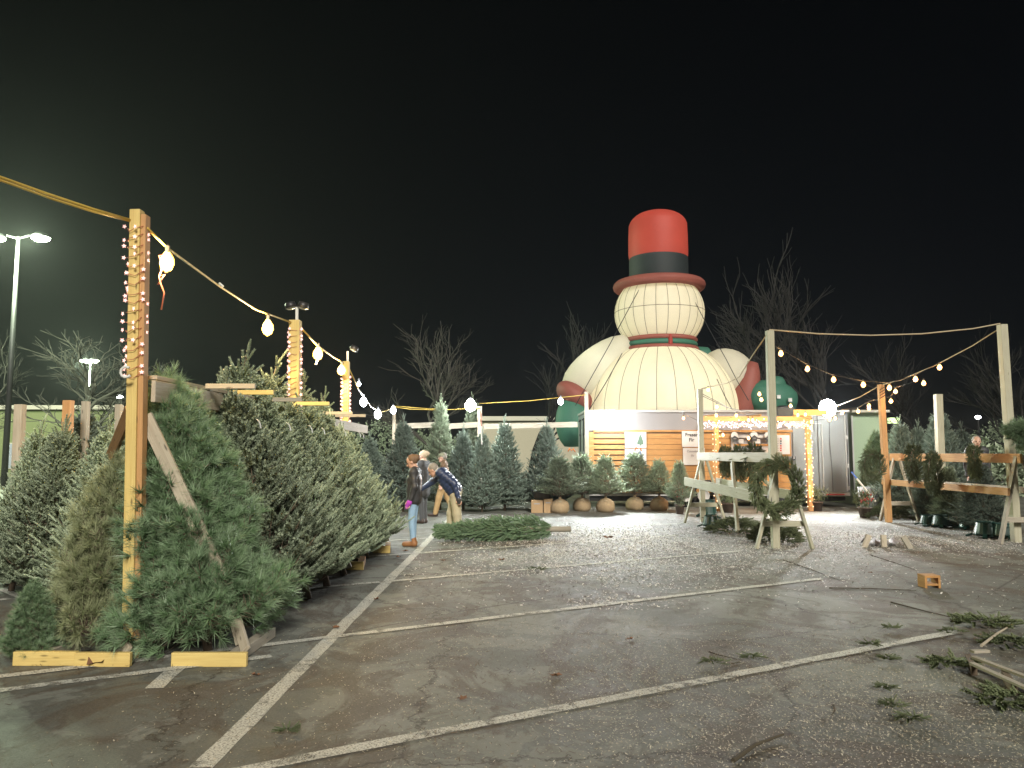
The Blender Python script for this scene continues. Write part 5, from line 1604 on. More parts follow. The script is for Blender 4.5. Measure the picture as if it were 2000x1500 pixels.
# fairy lights
def star_mesh(r):
    v = [(0, 0, r * .35), (0, 0, -r * .35)]
    for k in range(10):
        a = 2 * PI * k / 10; q = r if k % 2 == 0 else r * .45; v.append((q * math.cos(a), q * math.sin(a), 0))
    f = [(0, 2 + k, 2 + (k + 1) % 10) for k in range(10)] + [(1, 2 + (k + 1) % 10, 2 + k) for k in range(10)]
    me = bpy.data.meshes.new('bulb'); me.from_pydata([(x, z, y) for x, y, z in v], [], f); me.materials.append(M['fairy_pink']); return me
def dot_mesh(r, mat):
    mb = MB(); mb.sphere((0, 0, 0), r, 6, 4); me = bpy.data.meshes.new('bulb'); me.from_pydata([tuple(v) for v in mb.v], [], mb.f); me.materials.append(M[mat]); return me
def wrap_string(b, t, w, z0, z1, turns, label, bulb, wire_mat, nb, jitter=.02, wr=.003):
    """a wire wound round a square post"""
    e = empty('fairy_string', (b.x, b.y, 0), label, 'light string', 'fairy lights wound round posts')
    pts = []; N = turns * 8
    for i in range(N + 1):
        u = i / N; z = z0 + (z1 - z0) * u; c = b.lerp(t, z / t.z); a = u * turns * 2 * PI + .35
        q = w / 2 + .008; m = max(abs(math.cos(a)), abs(math.sin(a)))
        pts.append(Vector((c.x + q * math.cos(a) / m, c.y + q * math.sin(a) / m, z + random.uniform(-jitter, jitter) + .03 * math.sin(a))))
    cable(pts, wr, wire_mat, e, 'wire')
    for k in range(nb):
        i = int((k + .5) / nb * N); p = pts[i]; c = b.lerp(t, p.z / t.z)
        out = Vector((p.x - c.x, p.y - c.y, 0)).normalized()
        o = bpy.data.objects.new('bulb', bulb); COL.objects.link(o); o.parent = e
        o.location = p + out * .022 + Vector((0, -.01, random.uniform(-.015, .015))) - Vector((b.x, b.y, 0)); o.rotation_euler = (0, random.uniform(0, 3), random.uniform(-.5, .5))
    return e
S1, S2 = star_mesh(.022), star_mesh(.028)
def zat(px, py, Y): return at(px, py, Y).z
wrap_string(p1b, p1t, .12, zat(268, 745, 6.6), zat(268, 440, 6.6), 17, 'pinkish star lights wound round the nearest tall yellow post', S1, 'cord_red', 66)
wrap_string(p2b, p2t, .16, zat(577, 812, 11), zat(577, 640, 11), 15, 'pinkish lights wound round the middle tall post', S2, 'cord_red', 60)
wrap_string(p3b, p3t, .13, zat(677, 825, 14.3), zat(677, 735, 14.3), 12, 'pinkish lights wound round the furthest tall post', S2, 'cord_red', 48)
mb = MB(); c = at(262, 728, 6.5); mb.tube([c + Vector((-.045 + .045 * math.cos(a), -.05, .045 * math.sin(a))) for a in [PI * .3 + i * PI * 1.5 / 8 for i in range(9)]], .012, 6)
tag(mb.build('cord_hook', M['tag'], None, True), 'white looped cord hook on the nearest tall yellow post', 'hook')

# lit porch frame before the serving window
PY = 22.9
porch = empty('porch_frame', (at(1490, 900, PY).x, PY, 0), 'orange lit timber porch frame before the serving window', 'porch')
pa, pb = at(1400, 830, PY), at(1580, 830, PY)
pb0 = Vector((at(1400, 900, PY).x, PY, 0)); pb1 = Vector((at(1580, 900, PY).x, PY, 0))
mb = MB(); mb.beam(pb0, (pb0.x, PY, zat(1400, 812, PY)), .12, .12, (0, 1, 0)); mb.build('post', M['pine_orange'], porch, False, .004)
mb = MB(); mb.beam(pb1, (pb1.x, PY, zat(1580, 812, PY)), .13, .13, (0, 1, 0)); mb.build('post', M['pine_orange'], porch, False, .004)
mb = MB(); mb.beam((pb0.x - .5, PY - .08, zat(1400, 818, PY)), (pb1.x + .1, PY - .08, zat(1400, 818, PY)), .04, .14); mb.build('beam', M['pine_orange'], porch, False, .004)
mb = MB(); mb.beam((at(1548, 805, PY).x, PY - .1, zat(1548, 806, PY)), (at(1612, 805, PY).x, PY - .1, zat(1548, 806, PY)), .05, .17); mb.build('beam', M['pine_yellow'], porch)
for x in (pb0.x, pb1.x, (pb0.x + pb1.x) / 2):
    mb = MB(); mb.beam((x, PY + .08, zat(1400, 812, PY)), (x, HY - .1, zat(1400, 812, PY) + .02), .05, .10); mb.build('rafter', M['pine_orange'], porch)
mb = MB(); mb.box((at(1525, 808, HY).x, HY - .3, zat(1525, 805, HY) - .02), (.52, .3, .30)); mb.sphere((at(1525, 808, HY).x, HY - .3, zat(1525, 805, HY) + .1), (.28, .16, .10), 10, 6)
tag(mb.build('roof_crate', M['dark_metal']), 'dark rounded box on the porch roof beside the tall pale post', 'box')
DW, DC = dot_mesh(.017, 'fairy_warm'), dot_mesh(.015, 'fairy_cool')
wrap_string(pb0, Vector((pb0.x, PY, 3.0)), .13, .05, zat(1400, 830, PY), 15, 'warm fairy lights wound round the left porch post', DW, 'cable_black', 60, wr=.003)
wrap_string(pb1, Vector((pb1.x, PY, 3.0)), .14, .05, zat(1580, 830, PY), 16, 'warm fairy lights wound round the right porch post', DW, 'cable_black', 70, wr=.003)
gar = empty('fairy_garland', (at(1480, 830, PY).x, PY, 0), 'dense band of pinkish fairy lights along the porch beam', 'light string')
pts = [at(1372 + 208 * i / 60, 829 + 4 * math.sin(i * .9) + random.uniform(-2, 2), PY - .14) for i in range(61)]
cable(pts, .004, 'cable_white', gar, 'wire')
for k in range(230):
    u = k / 230; px = 1372 + 208 * u + random.uniform(-1, 1)
    py = 829 + random.gauss(0, 3.6); o = bpy.data.objects.new('bulb', DC if px < 1530 and random.random() < .75 else DW); COL.objects.link(o); o.parent = gar
    o.location = at(px, py, PY - .15 + random.uniform(-.03, .03)) - ORG[gar.name]
for px in (1395, 1440, 1490, 1545): point_light('string_light', at(px, 832, PY - .45), 5.5, (1.0, .62, .40), .12, gar)
for z in (.6, 1.2, 1.8): point_light('string_light', (pb1.x - .05, PY - .25, z), 3, (1.0, .62, .36), .1, gar)
# hanging globe bulbs
def globes(label, wires, bulbs, power=2.2, mat='orange_bulb', r=.045):
    a = bulbs[0]; c0 = at(*a); e = empty('globe_string', (c0.x, c0.y, 0), label, 'light string', 'strings of warm globe bulbs')
    for w in wires: cable(w, .007, 'cable_black', e, 'wire')
    for b in bulbs:
        c = at(*b[:3]); mb = MB(); mb.lathe([(.002, -r * 1.2), (r * .7, -r * .8), (r, 0), (r * .75, r * .8), (r * .35, r * 1.4)], c, 10); o = mb.build('bulb', M[mat], e, True)
        mb = MB(); mb.lathe([(r * .4, r * 1.35), (r * .4, r * 2.4), (.003, r * 2.5)], c, 8); mb.build('socket', M['black_plastic'], o)
        if power: point_light('bulb_light', c + Vector((0, -r - .03, 0)), power, (1.0, .55, .22), .03, e)
    return e
def w_(L): return [at(*p) for p in L]
globes('globe bulbs swagged between the two tall pale posts', [w_([(1506, 672, 14.0), (1525, 682, 14.2), (1577, 712, 14.6), (1628, 733, 14.9), (1686, 744, 15.2), (1740, 748, 15.4), (1790, 731, 15.3), (1836, 708, 15.1)])],
       [(1525, 691, 14.2), (1577, 721, 14.6), (1628, 742, 14.9), (1686, 752, 15.2), (1737, 758, 15.4), (1788, 741, 15.3), (1835, 718, 15.1)])
globes('globe bulbs in the second swag behind the right enclosure', [w_([(1600, 812, 22), (1645, 800, 21), (1675, 797, 20.5), (1697, 784, 20), (1740, 774, 19), (1749, 757, 18), (1804, 740, 17)])],
       [(1645, 806, 21), (1676, 804, 20.5), (1697, 793, 20), (1697, 798, 19.7), (1740, 784, 19), (1749, 765, 18), (1804, 749, 17)])
globes('globe bulbs from the far sawhorse post down to the porch', [w_([(1371, 769, 19.4), (1400, 784, 20.2), (1430, 800, 21.2), (1462, 812, 22.6)]), w_([(1371, 773, 19.4), (1420, 796, 21), (1480, 808, 22.4), (1520, 812, 22.6)])],
       [(1400, 795, 20.2), (1399, 812, 22), (1438, 812, 22), (1462, 821, 22.3), (1487, 781, 20), (1483, 770, 20.2)], 1.2)
globes('globe bulbs in the swag over the serving window', [w_([(1335, 808, 23.8), (1360, 820, 23), (1400, 838, 22.7), (1460, 846, 22.6), (1520, 838, 22.6), (1550, 832, 22.7)])],
       [(1335, 817, 23.8), (1412, 850, 22.7), (1462, 856, 22.6), (1514, 855, 22.6), (1470, 821, 22.5), (1523, 829, 22.5), (1540, 831, 22.5)], 1.6)
globes('pale globe bulbs round the porch corner', [w_([(1545, 808, 22.6), (1570, 815, 22.5), (1590, 822, 22.4), (1630, 815, 22.6)])],
       [(1558, 811, 22.6), (1573, 810, 22.5), (1585, 824, 22.4), (1583, 836, 22.4), (1620, 820, 22.6), (1631, 817, 22.6), (1544, 793, 22.4), (1383, 762, 20.5)], 1.6)
# pale ropes between the posts
rp = empty('festoon_rope', (5, 14, 0), 'pale rope strung between the tall pale posts', 'rope')
for L in ([(1503, 644, 14.0), (1600, 652, 14.2), (1700, 655, 14.5), (1800, 652, 14.7), (1900, 642, 14.8), (1953, 632, 14.9)],
          [(1955, 640, 14.9), (1900, 675, 15.8), (1830, 712, 17), (1760, 742, 18.4), (1720, 752, 19.2)],
          [(1720, 752, 19.2), (1680, 775, 20.4), (1625, 797, 23)], [(1496, 656, 14.0), (1468, 697, 15.2), (1444, 736, 16.6), (1421, 748, 17.8), (1370, 759, 19.3)]):
    cable(w_(L), .013, 'rope', rp, 'strand')
mb = MB()
for k in range(4):
    z = p10t.z - .1 - k * .07; mb.tube([(p10t.x - .075, 19.12, z - .05), (p10t.x + .075, 19.12, z + .04)], .008, 4)
mb.build('lashing', M['cable_black'], rp)
# flood lamps of the trailer
def flood(px, py, Y, label, power, r, glow):
    c = at(px, py, Y); e = empty('flood_lamp', c, label, 'lamp', 'white flood lamps on the trailer front')
    mb = MB(); mb.box(c + Vector((0, .06, 0)), (r * 1.5, .06, r * 1.5)); mb.build('housing', M['white_metal'], e, False, .01)
    mb = MB(); mb.beam(c + Vector((0, .08, 0)), c + Vector((0, .45, .1)), .04, .04); mb.build('bracket', M['dark_metal'], e)
    mb = MB(); mb.lathe([(r, .02), (r * .9, -.02), (r * .5, -.05), (.004, -.06)], c, 16, Matrix.Rotation(-PI / 2, 3, 'X')); mb.build('lens', M['flood_lens'], e, True)
    spot_light('flood_light', c + Vector((0, -.3, 0)), (-.12, -1, -.22), power, COOL, .12, 140, e)
    point_light('flood_glow', c + Vector((0, -.5, -.15)), glow, COOL, .15, e)
flood(1196, 815, 24.1, 'bright white flood lamp on the left end of the trailer', 650, .22, 36)
flood(1617, 797, 23.6, 'dazzling white flood lamp at the right end of the trailer', 480, .27, 7)
# wall mounted far lamp specks
for px, py, Y, lab in ((234, 776, 60, 'tiny white light left of the nearest yellow post'), (1910, 815, 70, 'tiny double light at the far right')):
    c = at(px, py, Y); e = empty('distant_lamp', (c.x, Y, 0), lab, 'street lamp')
    mb = MB(); mb.tube([(c.x, Y, 0), (c.x, Y, c.z)], .08, 6); mb.build('pole', M['dark_metal'], e)
    mb = MB(); mb.sphere(c, (.26, .2, .16), 10, 6); mb.build('lens', M['white_bulb'], e)
a, b = at(1734, 816, 60), at(1756, 827, 60); mb = MB(); mb.box(((a.x + b.x) / 2, 60, (a.z + b.z) / 2), (b.x - a.x, .2, a.z - b.z))
sg = tag(mb.build('lit_sign', emit('sign_glow', (.75, 1.0, .45), .35)), 'small green lit sign in the distance right of the orange post', 'sign')
mb = MB(); mb.beam(((a.x + b.x) / 2, 60.1, 0), ((a.x + b.x) / 2, 60.1, b.z), .2, .2, (0, 1, 0)); mb.build('pole', M['dark_metal'], sg)
sg.children[0].location = Vector(sg.children[0].location)

# ================================================================== PEOPLE
def sd_mesh(prims, res=.012, k=.03, pad=.06, ripple=None):
    """smooth union of round cones and ellipsoids turned into one closed surface (surface nets)"""
    lo = np.array([1e9] * 3); hi = -lo
    for p in prims:
        if p[0] == 'c':
            for q, r in ((p[1], p[3]), (p[2], p[4])):
                lo = np.minimum(lo, np.array(q) - r); hi = np.maximum(hi, np.array(q) + r)
        else:
            m = max(p[2]); lo = np.minimum(lo, np.array(p[1]) - m); hi = np.maximum(hi, np.array(p[1]) + m)
    lo -= pad; hi += pad
    n = np.ceil((hi - lo) / res).astype(int) + 1
    X, Y, Z = np.meshgrid(*[lo[i] + res * np.arange(n[i]) for i in range(3)], indexing='ij')
    P_ = np.stack([X, Y, Z], -1)
    D = None
    for p in prims:
        if p[0] == 'c':
            a, b = np.array(p[1]), np.array(p[2]); ba = b - a; L2 = max(ba.dot(ba), 1e-9)
            h = np.clip(((P_ - a) @ ba) / L2, 0, 1)
            d = np.linalg.norm(P_ - a - h[..., None] * ba, axis=-1) - (p[3] + (p[4] - p[3]) * h)
        else:
            c, r = np.array(p[1]), np.array(p[2]); q = P_ - c
            if len(p) > 3 and p[3] is not None:
                q = q @ np.array(p[3])
            kk = np.linalg.norm(q / r, axis=-1); k1 = np.linalg.norm(q / (r * r), axis=-1) + 1e-9
            d = kk * (kk - 1) / k1
        if D is None: D = d
        else:
            h = np.clip(.5 + .5 * (D - d) / k, 0, 1); D = D * (1 - h) + d * h - k * h * (1 - h)
    if ripple is not None: D = D + ripple(P_)
    s = D < 0
    cells = np.zeros(tuple(n - 1), np.int8)
    for dx in (0, 1):
        for dy in (0, 1):
            for dz in (0, 1): cells += s[dx:n[0] - 1 + dx, dy:n[1] - 1 + dy, dz:n[2] - 1 + dz]
    act = (cells > 0) & (cells < 8)
    idx = -np.ones(cells.shape, int); ii = np.argwhere(act); idx[act] = np.arange(len(ii))
    acc = np.zeros((len(ii), 3)); cnt = np.zeros(len(ii))
    cor = [(a, b, c) for a in (0, 1) for b in (0, 1) for c in (0, 1)]
    for a in range(8):
        for b in range(a + 1, 8):
            ca, cb = np.array(cor[a]), np.array(cor[b])
            if np.abs(ca - cb).sum() != 1: continue
            da = D[tuple((ii + ca).T)]; db = D[tuple((ii + cb).T)]
            m = (da < 0) != (db < 0); t = np.where(m, da / (da - db + 1e-12), 0)
            acc += np.where(m[:, None], ii + ca + (cb - ca) * t[:, None], 0); cnt += m
    V = lo + res * acc / cnt[:, None]
    F = []
    for ax in range(3):
        a1, a2 = (ax + 1) % 3, (ax + 2) % 3
        sl0 = [slice(None)] * 3; sl1 = [slice(None)] * 3
        sl0[ax] = slice(0, n[ax] - 1); sl1[ax] = slice(1, n[ax])
        ch = s[tuple(sl0)] != s[tuple(sl1)]
        e = np.argwhere(ch); e = e[(e[:, a1] > 0) & (e[:, a2] > 0) & (e[:, a1] < n[a1] - 1) & (e[:, a2] < n[a2] - 1)]
        inside = s[tuple(e.T)]
        def g_(o1, o2):
            q = e.copy(); q[:, a1] -= o1; q[:, a2] -= o2; return idx[tuple(q.T)]
        q = np.stack([g_(1, 1), g_(0, 1), g_(0, 0), g_(1, 0)], 1)
        q[~inside] = q[~inside][:, ::-1]
        F.append(q)
    return V, np.concatenate(F)
def sd_obj(name, prims, mat, parent, res=.014, k=.03, ripple=None, xf=None):
    V, F = sd_mesh(prims, res, k, ripple=ripple)
    if xf is not None: V = (xf[:, :3] @ V.T).T + xf[:, 3]
    me = np_mesh(name, V, F, mat, smooth=True)
    return link(name, me, parent)
M['skin'] = plain('skin', (.50, .30, .22), .5, 0, .06, 20, .05)
M['hair_brown'] = plain('brown_hair', (.13, .075, .04), .7, 0, .3, 60, .4)
M['hair_grey'] = plain('grey_hair', (.22, .20, .17), .7, 0, .3, 60, .4)
M['coat_black'] = plain('black_coat', (.030, .030, .033), .6, 0, .2, 12, .3)
M['coat_grey'] = plain('charcoal_coat', (.035, .034, .034), .75, 0, .2, 12, .3)
M['puffer_navy'] = plain('navy_puffer', (.022, .035, .085), .45, 0, .15, 8, .2)
M['jeans'] = plain('light_jeans', (.26, .40, .55), .8, 0, .15, 14, .3)
M['khaki'] = plain('khaki_cloth', (.42, .37, .25), .85, 0, .1, 10, .3)
M['tan'] = plain('tan_cloth', (.36, .24, .11), .85, 0, .12, 10, .3)
M['trouser_grey'] = plain('grey_cloth', (.06, .062, .065), .85, 0, .12, 10, .3)
M['boot'] = plain('tan_leather', (.26, .115, .04), .6, 0, .2, 12, .2)
M['shoe_dark'] = plain('dark_leather', (.04, .025, .018), .6, 0, .2, 12, .2)
M['purple'] = plain('purple_knit', (.38, .05, .42), .8, 0, .1, 20, .2)
M['cap_green'] = plain('olive_cap', (.20, .20, .13), .8, 0, .1, 10, .2)
M['fur'] = plain('fur_trim', (.42, .33, .23), .95, 0, .35, 40, .9)
M['eye'] = plain('eye', (.03, .025, .02), .2, 0, .1, 5, 0)

def person(loc, facing, label, J, look, parts, height=1.70):
    """J: joints in the figure's own frame, +x is forward, +y its left, z up"""
    e = empty('person', loc, label, 'person', None)
    ca, sa = math.cos(facing), math.sin(facing)
    XF = np.array([[ca, -sa, 0, 0], [sa, ca, 0, 0], [0, 0, 1, 0]], float)
    j = {k: np.array(v, float) for k, v in J.items()}
    head = j['head']; f = np.array(look, float); f /= np.linalg.norm(f)
    up = np.array([0, 0, 1.0]); up = up - f * up.dot(f); up /= np.linalg.norm(up); lf = np.cross(up, f)
    HR = np.stack([f, lf, up], 1)
    def H(x, y, z): return tuple(head + f * x + lf * y + up * z)
    B = [('e', H(-.01, 0, .025), (.098, .078, .100), HR), ('e', H(.025, 0, -.055), (.070, .058, .072), HR),
         ('c', H(.085, 0, .012), H(.112, 0, -.022), .010, .016), ('e', H(.078, 0, -.105), (.024, .026, .020), HR),
         ('e', H(-.01, .078, -.01), (.018, .012, .030), HR), ('e', H(-.01, -.078, -.01), (.018, .012, .030), HR),
         ('c', H(-.02, 0, -.06), tuple(j['neck']), .052, .058),
         ('c', tuple(j['neck']), tuple(j['chest']), .07, .13), ('c', tuple(j['chest']), tuple(j['pelvis']), .13, .125)]
    for s in 'LR':
        B += [('c', tuple(j['chest'] * .3 + j['neck'] * .7), tuple(j['sh' + s]), .06, .055), ('c', tuple(j['sh' + s]), tuple(j['el' + s]), .050, .038), ('c', tuple(j['el' + s]), tuple(j['wr' + s]), .038, .026),
              ('c', tuple(j['pelvis']), tuple(j['hip' + s]), .10, .085), ('c', tuple(j['hip' + s]), tuple(j['kn' + s]), .082, .055), ('c', tuple(j['kn' + s]), tuple(j['an' + s]), .052, .036),
              ('c', tuple(j['an' + s]), tuple(j['an' + s] + np.array([.12, 0, -.03])), .036, .028)]
    V, F = sd_mesh(B, .014, .022)
    # hands: palm, four fingers of different length, thumb, on a finer grid and joined to the same mesh
    for s in 'LR':
        w = j['wr' + s]; d = w - j['el' + s]; d /= np.linalg.norm(d)
        side = np.array([1.0, 0, 0]) if abs(d[2]) > .7 else np.array([0, 0, 1.0])
        side = side - d * side.dot(d); side /= np.linalg.norm(side); nrm = np.cross(d, side) * (1 if s == 'L' else -1)
        Hn = [('c', tuple(w - d * .02), tuple(w + d * .03), .024, .026)]
        for q in (-.022, 0, .022): Hn.append(('c', tuple(w + d * .02 + side * q * .7), tuple(w + d * .085 + side * q), .016, .014))
        for q, L in ((.030, .062), (.010, .072), (-.011, .066), (-.031, .050)):
            a = w + d * .088 + side * q; b = a + d * L * .55 - nrm * .008; c = b + d * L * .4 - nrm * .022
            Hn += [('c', tuple(a), tuple(b), .0095, .0088), ('c', tuple(b), tuple(c), .0088, .0078)]
        a = w + d * .03 + side * .024; b = a + d * .035 + side * .028 - nrm * .01; c = b + d * .03 + side * .006 - nrm * .012
        Hn += [('c', tuple(a), tuple(b), .013, .011), ('c', tuple(b), tuple(c), .011, .009)]
        v2, f2 = sd_mesh(Hn, .0055, .006, .03)
        F = np.concatenate([F, f2 + len(V)]); V = np.concatenate([V, v2])
    V = (XF[:, :3] @ V.T).T
    body = link('body', np_mesh('body', V, F, M['skin'], smooth=True), e)
    for s in (-1, 1):
        v, f2 = sd_mesh([('e', H(.080, s * .032, .005), (.012, .014, .010), HR)], .004, .004, .01)
        link('eye', np_mesh('eye', (XF[:, :3] @ v.T).T, f2, M['eye'], smooth=True), body)
    v, f2 = sd_mesh([('c', H(.090, -.022, -.068), H(.090, .022, -.068), .006, .006), ('e', H(.094, 0, -.068), (.007, .02, .007), HR)], .004, .004, .01)
    link('mouth', np_mesh('mouth', (XF[:, :3] @ v.T).T, f2, M['cord_red'], smooth=True), body)
    def leg(s, r1=.100, r2=.075, r3=.058):
        return [('c', tuple(j['pelvis']), tuple(j['hip' + s]), r1 + .03, r1), ('c', tuple(j['hip' + s]), tuple(j['kn' + s]), r1, r2), ('c', tuple(j['kn' + s]), tuple(j['an' + s] + np.array([0, 0, .01])), r2, r3)]
    def torso(r, low=None):
        lowp = tuple(j['pelvis'] if low is None else low)
        sh = (j['shL'] + j['shR']) / 2
        return [('c', tuple(j['shL'] * .8 + j['neck'] * .2), tuple(j['shR'] * .8 + j['neck'] * .2), r * .62, r * .62),
                ('c', tuple(j['chest'] + (j['shL'] - j['shR']) * .20), tuple(np.array(lowp) + (j['shL'] - j['shR']) * .16), r * .86, r * .88),
                ('c', tuple(j['chest'] - (j['shL'] - j['shR']) * .20), tuple(np.array(lowp) - (j['shL'] - j['shR']) * .16), r * .86, r * .88), ('c', tuple(j['neck']), tuple(j['chest']), r * .45, r * .8)]
    def arms(r):
        o = []
        for s in 'LR': o += [('c', tuple(j['sh' + s]), tuple(j['el' + s]), r, r * .82), ('c', tuple(j['el' + s]), tuple(j['wr' + s]), r * .82, r * .60)]
        return o
    def shoe(s, toe=(.17, 0, -.035)):
        a = j['an' + s]; t = a + np.array(j.get('toe' + s, toe))
        return [('c', tuple(a + np.array([-.03, 0, -.025])), tuple(t), .048, .042), ('c', tuple(a + np.array([0, 0, .07])), tuple(a + np.array([-.015, 0, -.02])), .052, .05)]
    for nm, kind, mat, arg in parts:
        rip = None
        if kind == 'trousers': pr = leg('L', *arg) + leg('R', *arg)
        elif kind == 'jacket':
            r, ra, low, puff = arg
            pr = torso(r, None if low is None else np.array(low)) + arms(ra)
            ax = j['chest'] - j['pelvis']; ax = ax / np.linalg.norm(ax)
            if puff: rip = lambda P_, ax=ax: .008 * np.abs(np.sin((P_ @ ax) * PI / .085)) ** 3 - .003
            else: rip = lambda P_: .004 * np.sin(P_[..., 2] * 38 + P_[..., 0] * 22) * np.sin(P_[..., 1] * 19)
        elif kind == 'shoes': pr = shoe('L') + shoe('R')
        elif kind == 'gloves':
            pr = []
            for s in arg:
                w = j['wr' + s]; d = w - j['el' + s]; d /= np.linalg.norm(d)
                pr += [('c', tuple(w - d * .01), tuple(w + d * .05), .034, .045), ('c', tuple(w + d * .05), tuple(w + d * .15 + np.array([.02, 0, 0])), .045, .03), ('c', tuple(w + d * .04), tuple(w + d * .09 + np.array([.05, 0, 0])), .022, .016)]
        elif kind == 'hair':
            pr = [('e', H(-.036, 0, .034), (.098, .090, .106), HR)] + ([('e', H(-.125, 0, .03), (.055, .06, .06), HR)] if arg == 'bun' else []) + ([('c', H(-.07, 0, -.02), H(-.09, 0, -.20), .06, .045)] if arg == 'long' else [])
            rip = lambda P_: .004 * np.sin(P_[..., 0] * 140) * np.sin(P_[..., 2] * 60)
        elif kind == 'hood': pr = [('e', H(-.075, 0, -.085), (.10, .12, .075), HR), ('e', H(-.03, 0, .035), (.118, .108, .118), HR)][:1 if arg == 'down' else 2]
        elif kind == 'cap': pr = [('e', H(-.012, 0, .065), (.108, .092, .075), HR), ('c', H(.09, -.03, .052), H(.155, -.02, .035), .014, .01), ('c', H(.09, .03, .052), H(.155, .02, .035), .014, .01)]
        elif kind == 'beanie': pr = [('e', H(-.02, 0, .06), (.108, .094, .095), HR)]
        elif kind == 'collar': pr = [('c', tuple(j['neck'] + np.array([0, .04, .0])), tuple(j['neck'] + np.array([0, -.04, .0])), arg, arg), ('c', tuple(j['neck']), tuple(j['neck'] * .6 + head * .4), arg, arg * .8)]
        elif kind == 'stripe':
            pr = [('c', tuple(j['shR'] + np.array(arg)), tuple(j['elR'] + np.array(arg)), .022, .02), ('c', tuple(j['elR'] + np.array(arg)), tuple(j['wrR'] + np.array(arg)), .02, .016)]
        link(nm, (lambda v, f2: np_mesh(nm, (XF[:, :3] @ v.T).T, f2, M[mat], smooth=True))(*sd_mesh(pr, .013, .03, ripple=rip)), body)
    return e
def stand_joints(h=1.68, wide=1.0, stride=0.0):
    s = h / 1.70
    J = dict(head=(.02, 0, 1.575 * s), neck=(-.01, 0, 1.43 * s), chest=(0, 0, 1.25 * s), pelvis=(0, 0, .95 * s))
    for k, y in (('L', 1), ('R', -1)):
        J['sh' + k] = (-.01, y * .17 * wide, 1.375 * s); J['el' + k] = (-.03, y * .215 * wide, 1.11 * s); J['wr' + k] = (.03, y * .22 * wide, .87 * s)
        J['hip' + k] = (0, y * .085, .90 * s); J['kn' + k] = (.01 + stride * y * .5, y * .09, .50 * s); J['an' + k] = (-.01 + stride * y, y * .09, .075)
    return J
# woman in jeans looking down, facing left
J = stand_joints(1.66, .92); J['head'] = (.05, 0, 1.535); J['hipL'] = (0, .07, .88); J['knL'] = (.03, .06, .49); J['anL'] = (0, .055, .075); J['knR'] = (.02, -.05, .49); J['anR'] = (.02, -.06, .075)
J['elL'] = (-.05, .20, 1.09); J['wrL'] = (.03, .20, .85); J['elR'] = (-.02, -.2, 1.09); J['wrR'] = (.09, -.17, .86)
q = gd(808, 1067)
person(q, PI * .97, 'person in a black jacket, light blue jeans and tan boots, one purple glove, looking down', J, (.86, 0, -.45),
       [('trousers', 'trousers', 'jeans', (.088, .062, .047)), ('jacket', 'jacket', 'coat_black', (.150, .066, (0, 0, .86), False)), ('boots', 'shoes', 'boot', None), ('glove', 'gloves', 'purple', 'L'), ('glove', 'gloves', 'purple', 'R'), ('hair', 'hair', 'hair_brown', 'bun'), ('collar', 'collar', 'coat_grey', .062)])
# companion in a dark coat just behind her
J = stand_joints(1.76, 1.0); J['head'] = (.02, 0, 1.63)
q = gd(826, 1022)
person(q, PI * .9, 'person in a long dark coat with fluffy light hair, standing behind the one in jeans', J, (.95, .1, -.2),
       [('trousers', 'trousers', 'trouser_grey', (.095, .068, .055)), ('jacket', 'jacket', 'coat_grey', (.165, .072, (0, 0, .74), False)), ('shoes', 'shoes', 'shoe_dark', None), ('hair', 'hair', 'fur', 'bun'), ('collar', 'collar', 'fur', .075)])
# man in a cap striding left
J = stand_joints(1.70, 1.0, .22); J['head'] = (.04, 0, 1.575); J['anR'] = (-.26, -.08, .14); J['toeR'] = (.14, 0, -.09)
q = gd(866, 1008)
person(q, PI, 'person in an olive cap and tan work trousers walking left', J, (1, 0, -.1),
       [('trousers', 'trousers', 'tan', (.108, .085, .070)), ('jacket', 'jacket', 'hair_brown', (.155, .070, None, False)), ('shoes', 'shoes', 'shoe_dark', None), ('hair', 'hair', 'hair_grey', None), ('cap', 'cap', 'cap_green', None), ('collar', 'collar', 'hair_brown', .08)])
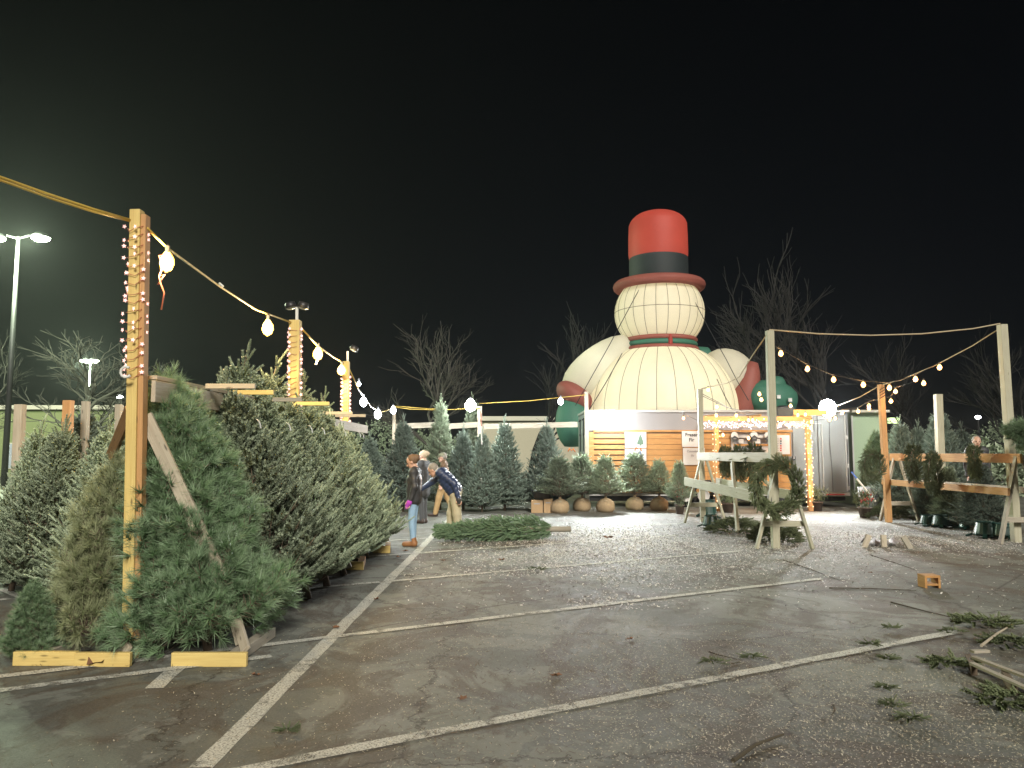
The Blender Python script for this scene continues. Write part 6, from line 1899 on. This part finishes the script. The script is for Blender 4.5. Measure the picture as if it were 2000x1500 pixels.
# bending man in the navy puffer
J = dict(pelvis=(-.02, 0, .93), chest=(.16, 0, 1.18), neck=(.30, 0, 1.33), head=(.42, 0, 1.36), shL=(.24, .17, 1.30), shR=(.22, -.18, 1.30),
         elR=(.36, -.22, 1.12), wrR=(.60, -.20, .99), elL=(-.02, .22, 1.10), wrL=(-.10, .22, .84), hipL=(-.03, .09, .90), hipR=(-.03, -.09, .90),
         knL=(-.07, .10, .50), knR=(.06, -.10, .50), anL=(-.12, .11, .08), anR=(.08, -.12, .08))
J['elR'], J['wrR'] = (.45, -.22, 1.13), (.68, -.20, .97)
q = gd(886, 1053)
person(q, PI, 'person in a navy puffer jacket and khaki trousers bending forward with one arm out', J, (.72, -.15, -.62),
       [('trousers', 'trousers', 'khaki', (.115, .088, .078)), ('jacket', 'jacket', 'puffer_navy', (.180, .082, (.0, 0, .98), True)), ('shoes', 'shoes', 'boot', None), ('glove', 'gloves', 'coat_black', 'L'),
        ('hair', 'hair', 'hair_grey', None), ('collar', 'collar', 'tag', .075), ('sleeve_stripe', 'stripe', 'tag', (-.06, -.055, .035))])
# watcher behind the right rail, standing on a pallet box
q = Vector((at(1908, 885, 17.6).x, 17.6, 0))
mb = MB(); mb.box((q.x, q.y, .12), (.9, .7, .236)); tag(mb.build('low_platform', M['lumber_grey']), 'low timber platform hidden behind the right rail greenery', 'platform')
J = stand_joints(1.86, 1.05); J['head'] = (.03, 0, 1.72)
person(q + Vector((0, 0, .24)), -PI * .55, 'person in dark clothes watching from behind the right wreath rail', J, (1, -.15, -.05),
       [('trousers', 'trousers', 'trouser_grey', (.1, .075, .06)), ('jacket', 'jacket', 'coat_black', (.17, .075, None, False)), ('shoes', 'shoes', 'shoe_dark', None), ('hair', 'hair', 'hair_grey', None), ('collar', 'collar', 'coat_grey', .07)])

# ================================================================== HAZE
HAZE = 0.00026
if HAZE > 0:
    hz_m = bpy.data.materials.new('thin_night_haze'); hz_m.use_nodes = True; nt = hz_m.node_tree; nt.nodes.clear()
    pv = nt.nodes.new('ShaderNodeVolumePrincipled'); pv.inputs['Color'].default_value = (.9, .93, .95, 1); pv.inputs['Density'].default_value = HAZE; pv.inputs['Anisotropy'].default_value = .5
    mo = nt.nodes.new('ShaderNodeOutputMaterial'); nt.links.new(pv.outputs[0], mo.inputs['Volume'])
    mb = MB(); mb.box((0, 180, 9), (500, 440, 20.4)); tag(mb.build('haze', hz_m, None, False, 0), kind='stuff')
